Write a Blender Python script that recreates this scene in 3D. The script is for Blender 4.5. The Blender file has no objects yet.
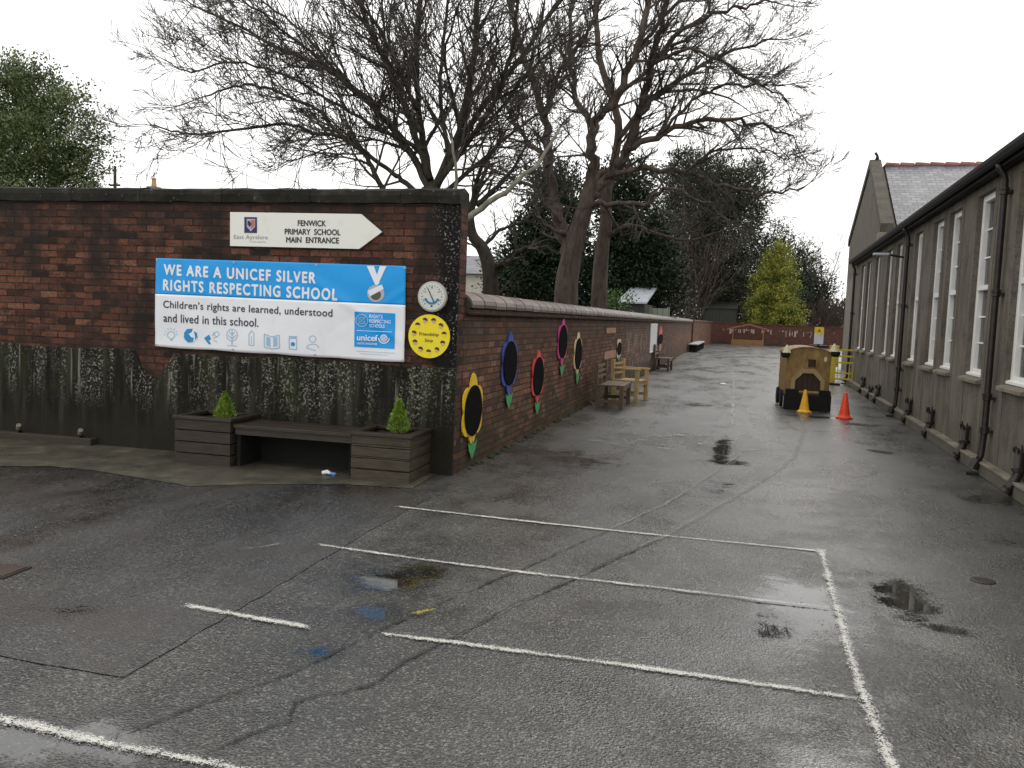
import bpy, math, random
from mathutils import Vector, Matrix, noise as mnoise
random.seed(7)
R = random.Random(11)
PI = math.pi
sc = bpy.context.scene
col = sc.collection

# ------------------------------------------------------------------ camera geometry
F = 850.0
CAMZ = 1.6
dn = Vector((-.039, 1, .08)).normalized()
fy = Vector((249, -68 + .039 * 249, F)).normalized()
fy = (fy - fy.dot(dn) * dn).normalized()
fz = -dn
fx = fy.cross(fz)
def ray(px, py):
    v = Vector((px - 512, py - 384, F))
    return Vector((fx.dot(v), fy.dot(v), fz.dot(v)))
O = Vector((0, 0, CAMZ))
def gr(px, py, z=0.0):
    r = ray(px, py); return O + r * ((z - CAMZ) / r.z)
def atY(px, py, Y):
    r = ray(px, py); return O + r * (Y / r.y)
def atX(px, py, X):
    r = ray(px, py); return O + r * (X / r.x)
def hit(px, py, M):
    """hit the local y=0 plane of frame M, answer in local coordinates"""
    r = ray(px, py); n = M.to_3x3() @ Vector((0, 1, 0)); p = M.translation
    t = (p - O).dot(n) / r.dot(n)
    return M.inverted() @ (O + r * t)
cd = bpy.data.cameras.new('camera'); cam = bpy.data.objects.new('camera', cd); col.objects.link(cam)
right = Vector((fx[0], fy[0], fz[0])); up = -Vector((fx[1], fy[1], fz[1])); back = -Vector((fx[2], fy[2], fz[2]))
m = Matrix.Identity(4)
for i in range(3):
    m[i][0] = right[i]; m[i][1] = up[i]; m[i][2] = back[i]; m[i][3] = O[i]
cam.matrix_world = m
cd.sensor_width = 36; cd.lens = F / 1024 * 36; cd.clip_end = 2000; cd.clip_start = .05
sc.camera = cam

# ------------------------------------------------------------------ material helpers
class NT:
    def __init__(s, name):
        s.m = bpy.data.materials.new(name); s.m.use_nodes = True
        s.t = s.m.node_tree; s.n = s.t.nodes; s.l = s.t.links
        s.b = s.n['Principled BSDF']; s.out = s.n['Material Output']
        tc = s.n.new('ShaderNodeTexCoord'); s.obj = tc.outputs['Object']
        g = s.n.new('ShaderNodeNewGeometry'); s.pos = g.outputs['Position']; s.nrm = g.outputs['Normal']
    def put(s, sock, v):
        if hasattr(v, 'is_output') or isinstance(v, bpy.types.NodeSocket): s.l.new(v, sock)
        else:
            if sock.type == 'RGBA' and len(v) == 3: v = (*v, 1)
            sock.default_value = v
    def math(s, op, a, b=None, c=None, clamp=False):
        n = s.n.new('ShaderNodeMath'); n.operation = op; n.use_clamp = clamp
        s.put(n.inputs[0], a)
        if b is not None: s.put(n.inputs[1], b)
        if c is not None: s.put(n.inputs[2], c)
        return n.outputs[0]
    def vm(s, op, a, b=None):
        n = s.n.new('ShaderNodeVectorMath'); n.operation = op
        s.put(n.inputs[0], a)
        if b is not None: s.put(n.inputs[1], b)
        return n.outputs['Value'] if op == 'LENGTH' else n.outputs[0]
    def noise(s, vec, scale, detail=3, rough=.55, dist=0, colr=False):
        n = s.n.new('ShaderNodeTexNoise'); s.put(n.inputs['Vector'], vec)
        n.inputs['Scale'].default_value = scale; n.inputs['Detail'].default_value = detail
        n.inputs['Roughness'].default_value = rough; n.inputs['Distortion'].default_value = dist
        return n.outputs['Color' if colr else 'Fac']
    def vor(s, vec, scale, out='Distance', feature='F1'):
        n = s.n.new('ShaderNodeTexVoronoi'); n.feature = feature; s.put(n.inputs['Vector'], vec)
        n.inputs['Scale'].default_value = scale; return n.outputs[out]
    def map(s, vec, scale=(1, 1, 1), loc=(0, 0, 0), rot=(0, 0, 0)):
        n = s.n.new('ShaderNodeMapping'); s.put(n.inputs['Vector'], vec)
        n.inputs['Scale'].default_value = scale; n.inputs['Location'].default_value = loc
        n.inputs['Rotation'].default_value = rot; return n.outputs[0]
    def ramp(s, fac, stops, interp='LINEAR'):
        n = s.n.new('ShaderNodeValToRGB'); s.put(n.inputs[0], fac); cr = n.color_ramp; cr.interpolation = interp
        while len(cr.elements) < len(stops): cr.elements.new(.5)
        for e, (p, c) in zip(cr.elements, stops):
            e.position = p; e.color = (*c, 1) if len(c) == 3 else c
        return n.outputs[0]
    def sm(s, v, a, b, lo=0., hi=1.):
        n = s.n.new('ShaderNodeMapRange'); n.interpolation_type = 'SMOOTHSTEP'
        s.put(n.inputs[0], v); n.inputs[1].default_value = a; n.inputs[2].default_value = b
        n.inputs[3].default_value = lo; n.inputs[4].default_value = hi; return n.outputs[0]
    def mix(s, f, a, b, mode='MIX'):
        n = s.n.new('ShaderNodeMix'); n.data_type = 'RGBA'; n.blend_type = mode
        s.put(n.inputs[0], f); s.put(n.inputs[6], a); s.put(n.inputs[7], b); return n.outputs[2]
    def sep(s, vec):
        n = s.n.new('ShaderNodeSeparateXYZ'); s.put(n.inputs[0], vec); return n.outputs
    def comb(s, x=0., y=0., z=0.):
        n = s.n.new('ShaderNodeCombineXYZ')
        for i, v in enumerate((x, y, z)): s.put(n.inputs[i], v)
        return n.outputs[0]
    def bump(s, h, strength=.5, dist=.01):
        n = s.n.new('ShaderNodeBump'); s.put(n.inputs['Height'], h); s.put(n.inputs['Strength'], strength)
        n.inputs['Distance'].default_value = dist; s.l.new(n.outputs[0], s.b.inputs['Normal'])
    def fin(s, colr, rough=.7, metal=0., spec=.5):
        s.put(s.b.inputs['Base Color'], colr); s.put(s.b.inputs['Roughness'], rough)
        s.b.inputs['Metallic'].default_value = metal; s.b.inputs['Specular IOR Level'].default_value = spec
        return s.m
def vary(name, c, amt=.25, scale=6, rough=.6, bump=.2, fine=60, metal=0., spec=.4, dirt=(.03, .028, .02), dirt_amt=.3, stretch=(1, 1, 1)):
    s = NT(name); v = s.map(s.obj, stretch)
    n1 = s.noise(v, scale, 4); n2 = s.noise(v, fine, 2)
    lo = tuple(x * (1 - amt) for x in c); hi = tuple(min(1, x * (1 + amt)) for x in c)
    k = s.ramp(n1, [(.3, lo), (.7, hi)])
    k = s.mix(s.sm(s.noise(v, scale * .6, 5, .6), .5, .8, 0, dirt_amt), k, dirt)
    if bump: s.bump(n2, bump, .005)
    return s.fin(k, rough, metal, spec)

MAT = {}
# ---- brick
def brick_mat(name, cols, stain=.6, speck=.0, green=.0, corner_x=None, chalk=None):
    s = NT(name); o = s.sep(s.obj)
    wob = s.noise(s.obj, 14, 3, .7)
    u = s.math('ADD', s.math('ADD', o[0], o[1]), s.math('MULTIPLY', wob, .035))
    w = s.math('ADD', o[2], s.math('MULTIPLY', s.noise(s.obj, 9, 3, .7), .022))
    v = s.comb(u, w, 0.)
    b = s.n.new('ShaderNodeTexBrick'); s.l.new(v, b.inputs['Vector'])
    b.offset = .5; b.inputs['Scale'].default_value = 1; b.inputs['Brick Width'].default_value = .225
    b.inputs['Row Height'].default_value = .0735; b.inputs['Mortar Size'].default_value = .0075
    b.inputs['Mortar Smooth'].default_value = .3; b.inputs['Bias'].default_value = 0
    b.inputs['Color1'].default_value = (0, 0, 0, 1); b.inputs['Color2'].default_value = (1, 1, 1, 1)
    b.inputs['Mortar'].default_value = (.5, .5, .5, 1)
    c = s.ramp(b.outputs['Color'], cols)
    c = s.mix(s.sm(s.noise(s.obj, 34, 5, .75), .38, .66, 0, .62), c, (.028, .018, .013))
    c = s.mix(s.sm(s.noise(s.map(s.obj, (1, 1, 2.4)), 7, 4, .7), .5, .7, 0, .5), c, (.09, .055, .038))
    mort = s.ramp(s.noise(s.obj, 9, 3), [(.35, (.012, .010, .008)), (.65, (.06, .048, .038))])
    c = s.mix(b.outputs['Fac'], c, mort)
    # weather streaks and soot
    st = s.noise(s.map(s.obj, (1.3, 1.3, .55)), 1.6, 5, .6)
    c = s.mix(s.sm(st, .42, .66, 0, stain), c, (.014, .011, .009))
    c = s.mix(s.sm(s.noise(s.map(s.obj, (1, 1, 1.6), (7, 3, 2)), 3.4, 6, .75), .5, .62, 0, stain * .75), c, (.022, .014, .011))
    top = s.sm(s.math('ADD', o[2], s.math('MULTIPLY', s.noise(s.map(s.obj, (3, 3, .4)), 2.2, 4), .5)), 2.6, 3.05, 0, .75)
    c = s.mix(top, c, (.012, .011, .009))
    if chalk:
        al = s.sm(s.math('ADD', o[2], s.math('MULTIPLY', s.noise(s.map(s.obj, (1, 1, .6)), 1.3, 5, .65), 1.1)), 1.35, 2.05, 0, .6)
        c = s.mix(al, c, (.042, .034, .022))
    if green:
        gm = s.sm(s.math('SUBTRACT', s.noise(s.obj, 2.5, 5), s.math('MULTIPLY', o[2], .35)), .2, .45, 0, green)
        c = s.mix(gm, c, (.03, .032, .015))
    if corner_x is not None:
        d = s.math('ADD', o[0], s.math('MULTIPLY', s.noise(s.map(s.obj, (1, 1, .5)), 3, 5), .35))
        cm = s.math('MULTIPLY', s.sm(d, corner_x - .14, corner_x + .06), s.sm(o[1], .05, .0, 0, 1))
        c = s.mix(cm, c, (.008, .007, .006))
        lich = s.sm(s.noise(s.obj, 42, 3, .6), .57, .64)
        patch = s.sm(s.noise(s.map(s.obj, (2, 2, 1)), 2.5, 3), .4, .6)
        c = s.mix(s.math('MULTIPLY', s.math('MULTIPLY', cm, lich), patch), c, (.34, .34, .3))
    if speck:
        sp = s.sm(s.noise(s.obj, 26, 4, .7), .7, .76)
        c = s.mix(s.math('MULTIPLY', sp, speck), c, (.3, .29, .25))
    if chalk:
        a, bb = chalk
        inx = s.math('MULTIPLY', s.sm(o[0], a, a + .6), s.sm(o[0], bb, bb - 1.2))
        inz = s.math('MULTIPLY', s.sm(o[2], .3, .5), s.sm(o[2], 1.5, 1.2))
        stre = s.sm(s.noise(s.map(s.obj, (9, 9, 1.2)), 1.2, 3, .6), .5, .62)
        c = s.mix(s.math('MULTIPLY', s.math('MULTIPLY', inx, inz), s.math('MULTIPLY', stre, .6)), c, (.42, .36, .32))
    h = s.math('ADD', s.math('MULTIPLY', s.math('SUBTRACT', 1., b.outputs['Fac']), 1.), s.math('MULTIPLY', s.noise(s.obj, 55, 3), .6))
    s.bump(h, .8, .008)
    return s.fin(c, s.sm(st, .3, .7, .9, .7), 0, .2)
MAT['brick_dark'] = brick_mat('weathered_dark_brick', [(0, (.020, .013, .010)), (.2, (.08, .034, .022)), (.55, (.14, .054, .032)), (.85, (.20, .078, .046)), (1, (.24, .11, .07))], .9, .6, 0, -.04)
MAT['brick_red'] = brick_mat('red_alley_brick', [(0, (.11, .055, .038)), (.3, (.21, .088, .052)), (.6, (.29, .12, .068)), (.85, (.35, .155, .09)), (1, (.40, .23, .155))], .5, .35, .6, None, (12.5, 20))
MAT['brick_end'] = brick_mat('orange_pier_brick', [(0, (.10, .05, .03)), (.5, (.2, .09, .05)), (1, (.3, .15, .09))], .3)
MAT['brick_far'] = brick_mat('far_red_brick', [(0, (.10, .038, .03)), (.5, (.135, .048, .037)), (1, (.165, .065, .048))], .2, 0, 0)
# ---- mossy render plinth
def plinth_mat():
    s = NT('mossy_black_render'); o = s.sep(s.obj)
    st = s.noise(s.map(s.obj, (4.2, 4.2, .35)), 2.0, 5, .62)
    c = s.ramp(st, [(.3, (.006, .006, .0045)), (.5, (.016, .015, .010)), (.7, (.05, .047, .033))])
    gm = s.sm(s.noise(s.map(s.obj, (1, 1, .6)), 3.1, 5), .5, .7, 0, .6)
    c = s.mix(gm, c, (.028, .033, .012))
    low = s.sm(s.math('ADD', o[2], s.math('MULTIPLY', s.noise(s.obj, 4, 4), .35)), .62, .3, 0, .8)
    c = s.mix(low, c, (.022, .020, .014))
    lich = s.sm(s.noise(s.obj, 44, 4, .7), .52, .62)
    patch = s.sm(s.noise(s.map(s.obj, (3.8, 3.8, .5)), 1.7, 4, .6), .38, .62)
    hi = s.sm(o[2], .35, .75)
    c = s.mix(s.math('MULTIPLY', s.math('MULTIPLY', lich, patch), s.math('MULTIPLY', hi, .85)), c, (.30, .30, .245))
    drip = s.sm(s.noise(s.map(s.obj, (14, 14, .5)), 1.4, 3, .55), .6, .7)
    c = s.mix(s.math('MULTIPLY', s.math('MULTIPLY', drip, s.sm(o[2], .45, .85)), .55), c, (.30, .28, .21))
    s.bump(s.noise(s.obj, 45, 5, .7), .6, .012)
    return s.fin(c, .85, 0, .15)
MAT['plinth'] = plinth_mat()
def coping_mat():
    s = NT('black_mossy_coping')
    c = s.ramp(s.noise(s.obj, 3, 5, .65), [(.3, (.010, .010, .008)), (.55, (.022, .021, .016)), (.75, (.06, .058, .045))])
    c = s.mix(s.sm(s.noise(s.obj, 22, 4, .7), .63, .72, 0, .7), c, (.22, .21, .18))
    s.bump(s.noise(s.obj, 30, 5, .7), .7, .01)
    return s.fin(c, .85, 0, .18)
MAT['coping'] = coping_mat()
def coping2():
    s = NT('half_round_sandstone'); o = s.sep(s.obj)
    n = s.n.new('ShaderNodeTexWhiteNoise'); n.noise_dimensions = '1D'
    s.l.new(s.math('FLOOR', s.math('DIVIDE', o[0], .44)), n.inputs['W'])
    c = s.ramp(n.outputs['Value'], [(0, (.10, .066, .052)), (.5, (.155, .108, .085)), (1, (.21, .16, .13))])
    c = s.mix(s.sm(s.noise(s.map(s.obj, (6, 1, 1)), 4, 5, .65), .45, .7, 0, .7), c, (.06, .05, .04))
    fr = s.math('FRACT', s.math('DIVIDE', o[0], .44))
    joint = s.math('MAXIMUM', s.sm(fr, .05, .015), s.sm(fr, .95, .985))
    c = s.mix(s.math('MULTIPLY', joint, .85), c, (.02, .018, .015))
    s.bump(s.math('ADD', s.noise(s.obj, 35, 4), s.math('MULTIPLY', joint, -2.)), .6, .01)
    return s.fin(c, .38, 0, .5)
MAT['coping_stone'] = coping2()

# ---- asphalt
def P2(px, py): p = gr(px, py); return (p.x, p.y)
PUD = []  # centre, rx, ry, weight
def pud(px, py, rx, ry, w=1.): x, y = P2(px, py); PUD.append((x, y, rx, ry, w))
pud(395, 578, .28, .42); pud(372, 612, .24, .3, .36); pud(22, 742, .26, .20); pud(112, 742, .32, .22, 1.0); pud(318, 652, .28, .2, .3); pud(70, 610, .5, .3, .1); pud(60, 735, .5, .12, .8)
pud(800, 606, .36, .6, 1.1); pud(775, 632, .34, .22, .95); pud(905, 600, .24, .50, 1.05); pud(940, 628, .3, .16, .6)
pud(722, 450, .13, 1.3, 1.15); pud(733, 463, .34, .24, 1.15); pud(862, 425, .5, .35, .7); pud(815, 417, .7, .35, .7); pud(700, 378, .5, .5, .5)
pud(700, 405, .5, .8, .4); pud(880, 452, .25, .25, .75); pud(985, 500, .3, .3, .7); pud(640, 610, .5, .3, .35); pud(720, 490, .4, 1.0, .4); pud(580, 460, 1, 1.4, .3)
def asphalt(name, c0, c1, wet=0., speckle=.5, base_rough=.42, bumpk=.55, brown=.0):
    s = NT(name); p = s.pos
    big = s.noise(p, .7, 6, .7); med = s.noise(p, 2.6, 6, .72); fine = s.noise(p, 75, 3, .7)
    c = s.ramp(med, [(.32, c0), (.66, c1)])
    c = s.mix(s.sm(big, .42, .58, 0, .55), c, tuple(x * .6 for x in c0))
    gran = s.ramp(fine, [(.37, (.15, .15, .15)), (.5, (.85, .85, .85)), (.62, (3.0, 2.95, 2.8))])
    g2 = s.ramp(s.noise(p, 24, 4, .7), [(.36, (.45, .45, .45)), (.64, (1.65, 1.63, 1.6))])
    c = s.mix(1., s.mix(1., c, gran, 'MULTIPLY'), g2, 'MULTIPLY')
    vv = s.sep(s.vor(p, 105, 'Color'))
    c = s.mix(s.sm(vv[0], .82, .97, 0, speckle), c, (.22, .215, .20))
    c = s.mix(s.sm(vv[1], .75, .95, 0, .8), c, (.008, .008, .008))
    c = s.mix(s.sm(s.noise(p, 13, 5, .75), .62, .72, 0, .3), c, (.16, .155, .14))
    if brown:
        c = s.mix(s.sm(s.noise(s.map(p, (1, 1, 1), (3, 7, 0)), .9, 6, .75), .47, .62, 0, brown), c, (.030, .021, .015))
    field = None
    for (x, y, rx, ry, w) in PUD:
        q = s.vm('MULTIPLY', s.vm('SUBTRACT', p, (x, y, 0)), (1 / rx, 1 / ry, 0))
        d = s.math('MULTIPLY_ADD', s.vm('LENGTH', q), -.5, .5 + (w - 1) * .4)
        field = d if field is None else s.math('MAXIMUM', field, d)
    f = s.math('ADD', field, s.math('MULTIPLY', s.math('SUBTRACT', s.noise(p, 3.6, 4, .72), .5), 1.1))
    f = s.math('ADD', f, s.math('MULTIPLY', s.math('SUBTRACT', s.noise(p, 60, 3, .7), .5), .6))
    pm = s.sm(f, .02, .34); damp = s.sm(f, -.3, .25)
    c = s.mix(s.math('MULTIPLY', damp, .55), c, tuple(x * .45 for x in c0))
    wetn = s.sm(s.noise(s.map(p, (1, .35, 1), (5, 1, 0)), 1.1, 6, .7), .38, .62)
    rr = s.math('SUBTRACT', base_rough, s.math('MULTIPLY', s.math('MAXIMUM', wetn, damp), .20))
    bumpk = s.math('MULTIPLY_ADD', s.math('MAXIMUM', s.sm(s.noise(p, .9, 5, .7), .42, .62), damp), -bumpk * .65, bumpk)
    rr = s.math('MULTIPLY', rr, s.math('MULTIPLY_ADD', pm, -.9, 1.))
    hgt = s.math('ADD', s.math('MULTIPLY', s.vor(p, 90), .9), s.math('MULTIPLY', fine, 1.2))
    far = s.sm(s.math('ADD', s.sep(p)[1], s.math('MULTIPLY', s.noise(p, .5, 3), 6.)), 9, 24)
    c = s.mix(s.math('MULTIPLY', far, .55), c, s.ramp(s.noise(p, 1.6, 5, .7), [(.35, (.05, .048, .044)), (.65, (.13, .127, .12))]))  # distant tarmac coloured paler, standing in for the bright sky sheen
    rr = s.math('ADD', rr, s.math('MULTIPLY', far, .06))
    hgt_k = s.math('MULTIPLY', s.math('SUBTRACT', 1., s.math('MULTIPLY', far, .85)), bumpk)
    s.bump(hgt, s.math('MULTIPLY', s.math('SUBTRACT', 1., pm), hgt_k), .006)
    return s.fin(c, rr, 0, 1.)
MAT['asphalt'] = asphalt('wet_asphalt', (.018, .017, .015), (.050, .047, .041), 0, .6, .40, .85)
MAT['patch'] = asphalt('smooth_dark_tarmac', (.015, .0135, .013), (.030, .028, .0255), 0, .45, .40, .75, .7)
def conc():
    s = NT('worn_concrete'); p = s.pos
    c = s.ramp(s.noise(p, 3, 5, .65), [(.3, (.030, .027, .018)), (.55, (.075, .067, .048)), (.75, (.14, .13, .098))])
    c = s.mix(s.sm(s.noise(p, 60, 3), .6, .7, 0, .6), c, (.03, .027, .02))
    s.bump(s.noise(p, 60, 4), .4, .006)
    return s.fin(c, .5)
MAT['concrete'] = conc()
def paint(name, c, wear=.5, scale=30, opac=1., grain=1.1):
    s = NT(name); p = s.pos
    at = s.n.new('ShaderNodeAttribute'); at.attribute_name = 'mid'
    n = s.math('ADD', s.noise(p, scale, 5, .8), s.math('MULTIPLY', s.math('SUBTRACT', s.noise(p, 1.8, 3), .5), .7))
    n = s.math('ADD', n, s.math('MULTIPLY', s.math('SUBTRACT', s.noise(p, 120, 3, .7), .5), grain))
    n = s.math('ADD', n, s.math('MULTIPLY', s.math('SUBTRACT', at.outputs['Fac'], .55), .36))
    a = s.math('MULTIPLY', s.sm(n, wear - .06, wear + .07), opac)
    k = s.ramp(s.noise(p, 12, 4), [(.3, tuple(x * .75 for x in c)), (.7, c)])
    s.fin(k, .5)
    tr = s.n.new('ShaderNodeBsdfTransparent'); mx = s.n.new('ShaderNodeMixShader')
    s.l.new(a, mx.inputs[0]); s.l.new(tr.outputs[0], mx.inputs[1]); s.l.new(s.b.outputs[0], mx.inputs[2]); s.l.new(mx.outputs[0], s.out.inputs[0])
    return s.m
MAT['line'] = paint('worn_white_paint', (.60, .59, .53), .515)
MAT['line_faint'] = paint('faded_white_paint', (.45, .45, .42), .54)
MAT['blue_paint'] = paint('faded_blue_paint', (.03, .075, .14), .36, 14, .42, .3)
MAT['yellow_fleck'] = paint('yellow_fleck_paint', (.4, .3, .03), .45)
MAT['crack'] = paint('dark_joint_crack', (.007, .0065, .006), .52, 7, .7)
MAT['seal'] = paint('pale_joint_sealant', (.24, .235, .21), .46, 26, .55, 2.0)
# ---- harled wall
def harl(name, a, b):
    s = NT(name); o = s.sep(s.obj)
    st = s.noise(s.map(s.obj, (1, 2.2, .5)), 1.3, 6, .7)
    c = s.ramp(st, [(.3, a), (.7, b)])
    c = s.mix(s.sm(s.noise(s.obj, 1.4, 5, .65), .5, .72, 0, .45), c, (.12, .095, .055))
    c = s.mix(s.sm(s.noise(s.obj, 38, 4, .7), .5, .66, 0, .6), c, tuple(x * .45 for x in a))
    c = s.mix(s.sm(s.noise(s.map(s.obj, (1, 1, .7), (4, 2, 9)), 2.6, 6, .75), .5, .66, 0, .5), c, tuple(x * .55 for x in a))
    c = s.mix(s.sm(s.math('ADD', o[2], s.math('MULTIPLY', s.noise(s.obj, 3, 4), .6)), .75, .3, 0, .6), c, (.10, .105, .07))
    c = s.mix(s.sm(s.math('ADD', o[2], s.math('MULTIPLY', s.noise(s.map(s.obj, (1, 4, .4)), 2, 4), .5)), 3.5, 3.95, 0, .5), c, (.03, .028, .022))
    s.bump(s.noise(s.obj, 70, 4, .7), .9, .012)
    return s.fin(c, .85, 0, .3)
MAT['harl'] = harl('roughcast_harling', (.085, .074, .057), (.235, .212, .172))
MAT['margin'] = harl('smooth_rendered_margin', (.105, .092, .072), (.235, .212, .172))
MAT['harl_far'] = harl('smooth_brown_render', (.20, .175, .14), (.28, .25, .205))
MAT['stone'] = vary('dressed_sandstone', (.20, .175, .13), .3, 5, .8, .3, 50, dirt_amt=.5)
MAT['white'] = vary('white_window_paint', (.86, .85, .81), .06, 5, .4, .05, dirt_amt=.12)
MAT['black_iron'] = vary('black_painted_iron', (.022, .017, .014), .35, 12, .35, .3, 40, dirt=(.05, .025, .015), dirt_amt=.4)
MAT['fascia'] = vary('black_gutter_paint', (.009, .009, .009), .25, 8, .6, .1, spec=.2)
def slate():
    s = NT('grey_slates'); o = s.sep(s.obj)
    b = s.n.new('ShaderNodeTexBrick'); s.l.new(s.comb(s.math('ADD', o[0], 0.), s.math('ADD', o[1], 0.), 0.), b.inputs['Vector'])
    b.inputs['Scale'].default_value = 1; b.inputs['Brick Width'].default_value = .28; b.inputs['Row Height'].default_value = .19
    b.inputs['Mortar Size'].default_value = .012; b.inputs['Color1'].default_value = (0, 0, 0, 1); b.inputs['Color2'].default_value = (1, 1, 1, 1)
    c = s.ramp(b.outputs['Color'], [(0, (.085, .085, .10)), (.5, (.125, .125, .14)), (1, (.18, .18, .195))])
    c = s.mix(b.outputs['Fac'], c, (.03, .03, .034))
    c = s.mix(s.sm(s.noise(s.obj, 1.2, 4), .5, .7, 0, .3), c, (.25, .25, .25))
    s.bump(s.math('SUBTRACT', 1., b.outputs['Fac']), .6, .01)
    return s.fin(c, .45, 0, .5)
MAT['slate'] = slate()
MAT['ridge'] = vary('terracotta_ridge', (.24, .11, .085), .3, 3, .8)
def glass():
    s = NT('window_glass'); s.bump(s.noise(s.obj, 2, 2), .08, .02)
    s.fin((.02, .023, .026), .04, 0, .8)
    tr = s.n.new('ShaderNodeBsdfTransparent'); mx = s.n.new('ShaderNodeMixShader'); mx.inputs[0].default_value = .45
    s.l.new(tr.outputs[0], mx.inputs[1]); s.l.new(s.b.outputs[0], mx.inputs[2]); s.l.new(mx.outputs[0], s.out.inputs[0]); return s.m
MAT['glass'] = glass()
def wood(name, c, grain=(1, 1, 14), amt=.3, rough=.55, plank=None, dirt=.35, axis=2):
    s = NT(name); v = s.map(s.obj, grain)
    n1 = s.noise(v, 4, 5, .65)
    k = s.ramp(n1, [(.3, tuple(x * (1 - amt) for x in c)), (.7, tuple(min(1, x * (1 + amt)) for x in c))])
    k = s.mix(s.sm(s.noise(s.obj, 3, 4), .5, .75, 0, dirt), k, tuple(x * .35 for x in c))
    h = s.noise(v, 12, 3)
    if plank:
        o = s.sep(s.obj); fr = s.math('FRACT', s.math('DIVIDE', o[axis], plank))
        j = s.math('MAXIMUM', s.sm(fr, .06, .02), s.sm(fr, .94, .98))
        k = s.mix(s.math('MULTIPLY', j, .8), k, (.008, .006, .004)); h = s.math('SUBTRACT', h, s.math('MULTIPLY', j, 2.))
    s.bump(h, .5, .006)
    return s.fin(k, rough, 0, .4)
MAT['planter'] = wood('dark_planter_planks', (.034, .025, .015), (1, 1, 10), .45, .6, .115)
MAT['planter_w'] = wood('greenish_worn_planter_planks', (.052, .041, .024), (1, 1, 10), .5, .6, .115)
MAT['rim'] = wood('dark_wet_boards', (.034, .026, .017), (1, 10, 10), .35, .4)
MAT['bench_w'] = wood('mid_brown_bench_wood', (.115, .072, .038), (3, 3, 3), .3, .5)
MAT['bench_light'] = wood('pale_pine_chair_wood', (.42, .30, .14), (3, 3, 3), .2, .5, None, .2)
MAT['bench_dark'] = wood('dark_bench_wood', (.085, .055, .035), (3, 3, 3), .3, .5)
MAT['train_w'] = wood('ochre_train_boards', (.24, .15, .05), (3, 3, 1.5), .4, .6, None, .55, 0)
MAT['train_f'] = wood('ochre_train_trim', (.34, .24, .11), (6, 6, 1), .25, .5)
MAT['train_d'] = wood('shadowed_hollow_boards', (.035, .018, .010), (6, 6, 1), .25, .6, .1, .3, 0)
MAT['black_tim'] = wood('black_stained_sleeper', (.006, .0055, .005), (1, 1, 6), .3, .85)
MAT['cream'] = vary('cream_paint', (.62, .56, .36), .1, 5, .5)
MAT['ochre'] = wood('orange_timber', (.20, .10, .04), (1, 3, 3), .3, .6)
MAT['fence_g'] = wood('pale_green_fence_boards', (.22, .25, .19), (6, 6, 1), .2, .7, .22, .3, 0)
MAT['shed_d'] = wood('dark_green_shed_boards', (.030, .032, .024), (6, 6, 1), .2, .7, .3, .3, 0)
MAT['shed_roof'] = vary('pale_corrugated_sheet', (.42, .44, .47), .15, 4, .5)
MAT['soil'] = vary('wet_soil', (.02, .014, .009), .4, 20, .8, .8, 60)
MAT['blue_lit'] = vary('blue_litter', (.12, .25, .6), .2, 20, .3)
MAT['white_plastic'] = vary('white_plastic', (.75, .76, .78), .08, 10, .35)
def plast(name, c, rough=.4, d=.25): return vary(name, c, .12, 9, rough, .12, 60, dirt=(.1, .085, .06), dirt_amt=d)
MAT['cone_y'] = plast('yellow_cone_plastic', (.80, .44, .03)); MAT['cone_r'] = plast('orange_red_cone_plastic', (.85, .07, .025))
MAT['barrier'] = plast('yellow_barrier_plastic', (.66, .52, .06)); MAT['rubber'] = plast('black_rubber', (.015, .015, .015))
def flat(name, c, rough=.45):
    s = NT(name); k = s.mix(s.sm(s.noise(s.obj, 7, 4), .5, .8, 0, .18), c, tuple(x * .6 for x in c)); return s.fin(k, rough, 0, .4)
MAT['sign_cream'] = flat('sign_cream_board', (.80, .80, .73)); MAT['ink'] = flat('black_lettering', (.02, .02, .022)); MAT['grey_ink'] = flat('grey_lettering', (.28, .28, .28))
MAT['navy'] = flat('navy_crest', (.02, .02, .11)); MAT['crest_w'] = flat('crest_silver', (.45, .42, .5)); MAT['crest_r'] = flat('crest_orange', (.5, .16, .06))
MAT['ban_blue'] = flat('banner_blue_vinyl', (.0, .33, .80), .3); MAT['ban_white'] = flat('banner_white_vinyl', (.82, .83, .86), .3)
MAT['txt_white'] = flat('white_lettering', (.82, .85, .88)); MAT['txt_dark'] = flat('dark_grey_lettering', (.045, .05, .065))
MAT['ico'] = flat('pale_blue_icon_line', (.33, .52, .66)); MAT['ico_d'] = flat('bright_blue_icon', (.02, .26, .55)); MAT['silver'] = flat('medal_silver_print', (.45, .47, .48)); MAT['medal_dark'] = flat('medal_shade_print', (.10, .09, .08))
MAT['disc_y'] = flat('yellow_sign_disc', (.86, .70, .02)); MAT['skin'] = flat('printed_face_tone', (.62, .42, .2)); MAT['hair'] = flat('printed_hair_tone', (.06, .03, .02))
MAT['dial'] = flat('dial_face_white', (.62, .64, .58)); MAT['dial_rim'] = flat('dial_rim_grey', (.42, .42, .38)); MAT['dial_blue'] = flat('dial_blue_scale', (.04, .20, .38))
for nm, c in dict(f_yellow=(.78, .52, .02), f_blue=(.035, .075, .34), f_red=(.66, .07, .07), f_pink=(.55, .05, .22), f_white=(.72, .60, .33), f_green=(.04, .33, .11), f_black=(.012, .012, .014)).items():
    MAT[nm] = vary(nm.replace('f_', 'flower_paint_'), c, .15, 8, .5, .1, 40, dirt_amt=.12)
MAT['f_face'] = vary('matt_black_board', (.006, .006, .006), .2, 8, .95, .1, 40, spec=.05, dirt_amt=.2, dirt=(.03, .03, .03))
MAT['drip'] = vary('white_chalk_drip', (.33, .25, .22), .3, 6, .9)
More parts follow.
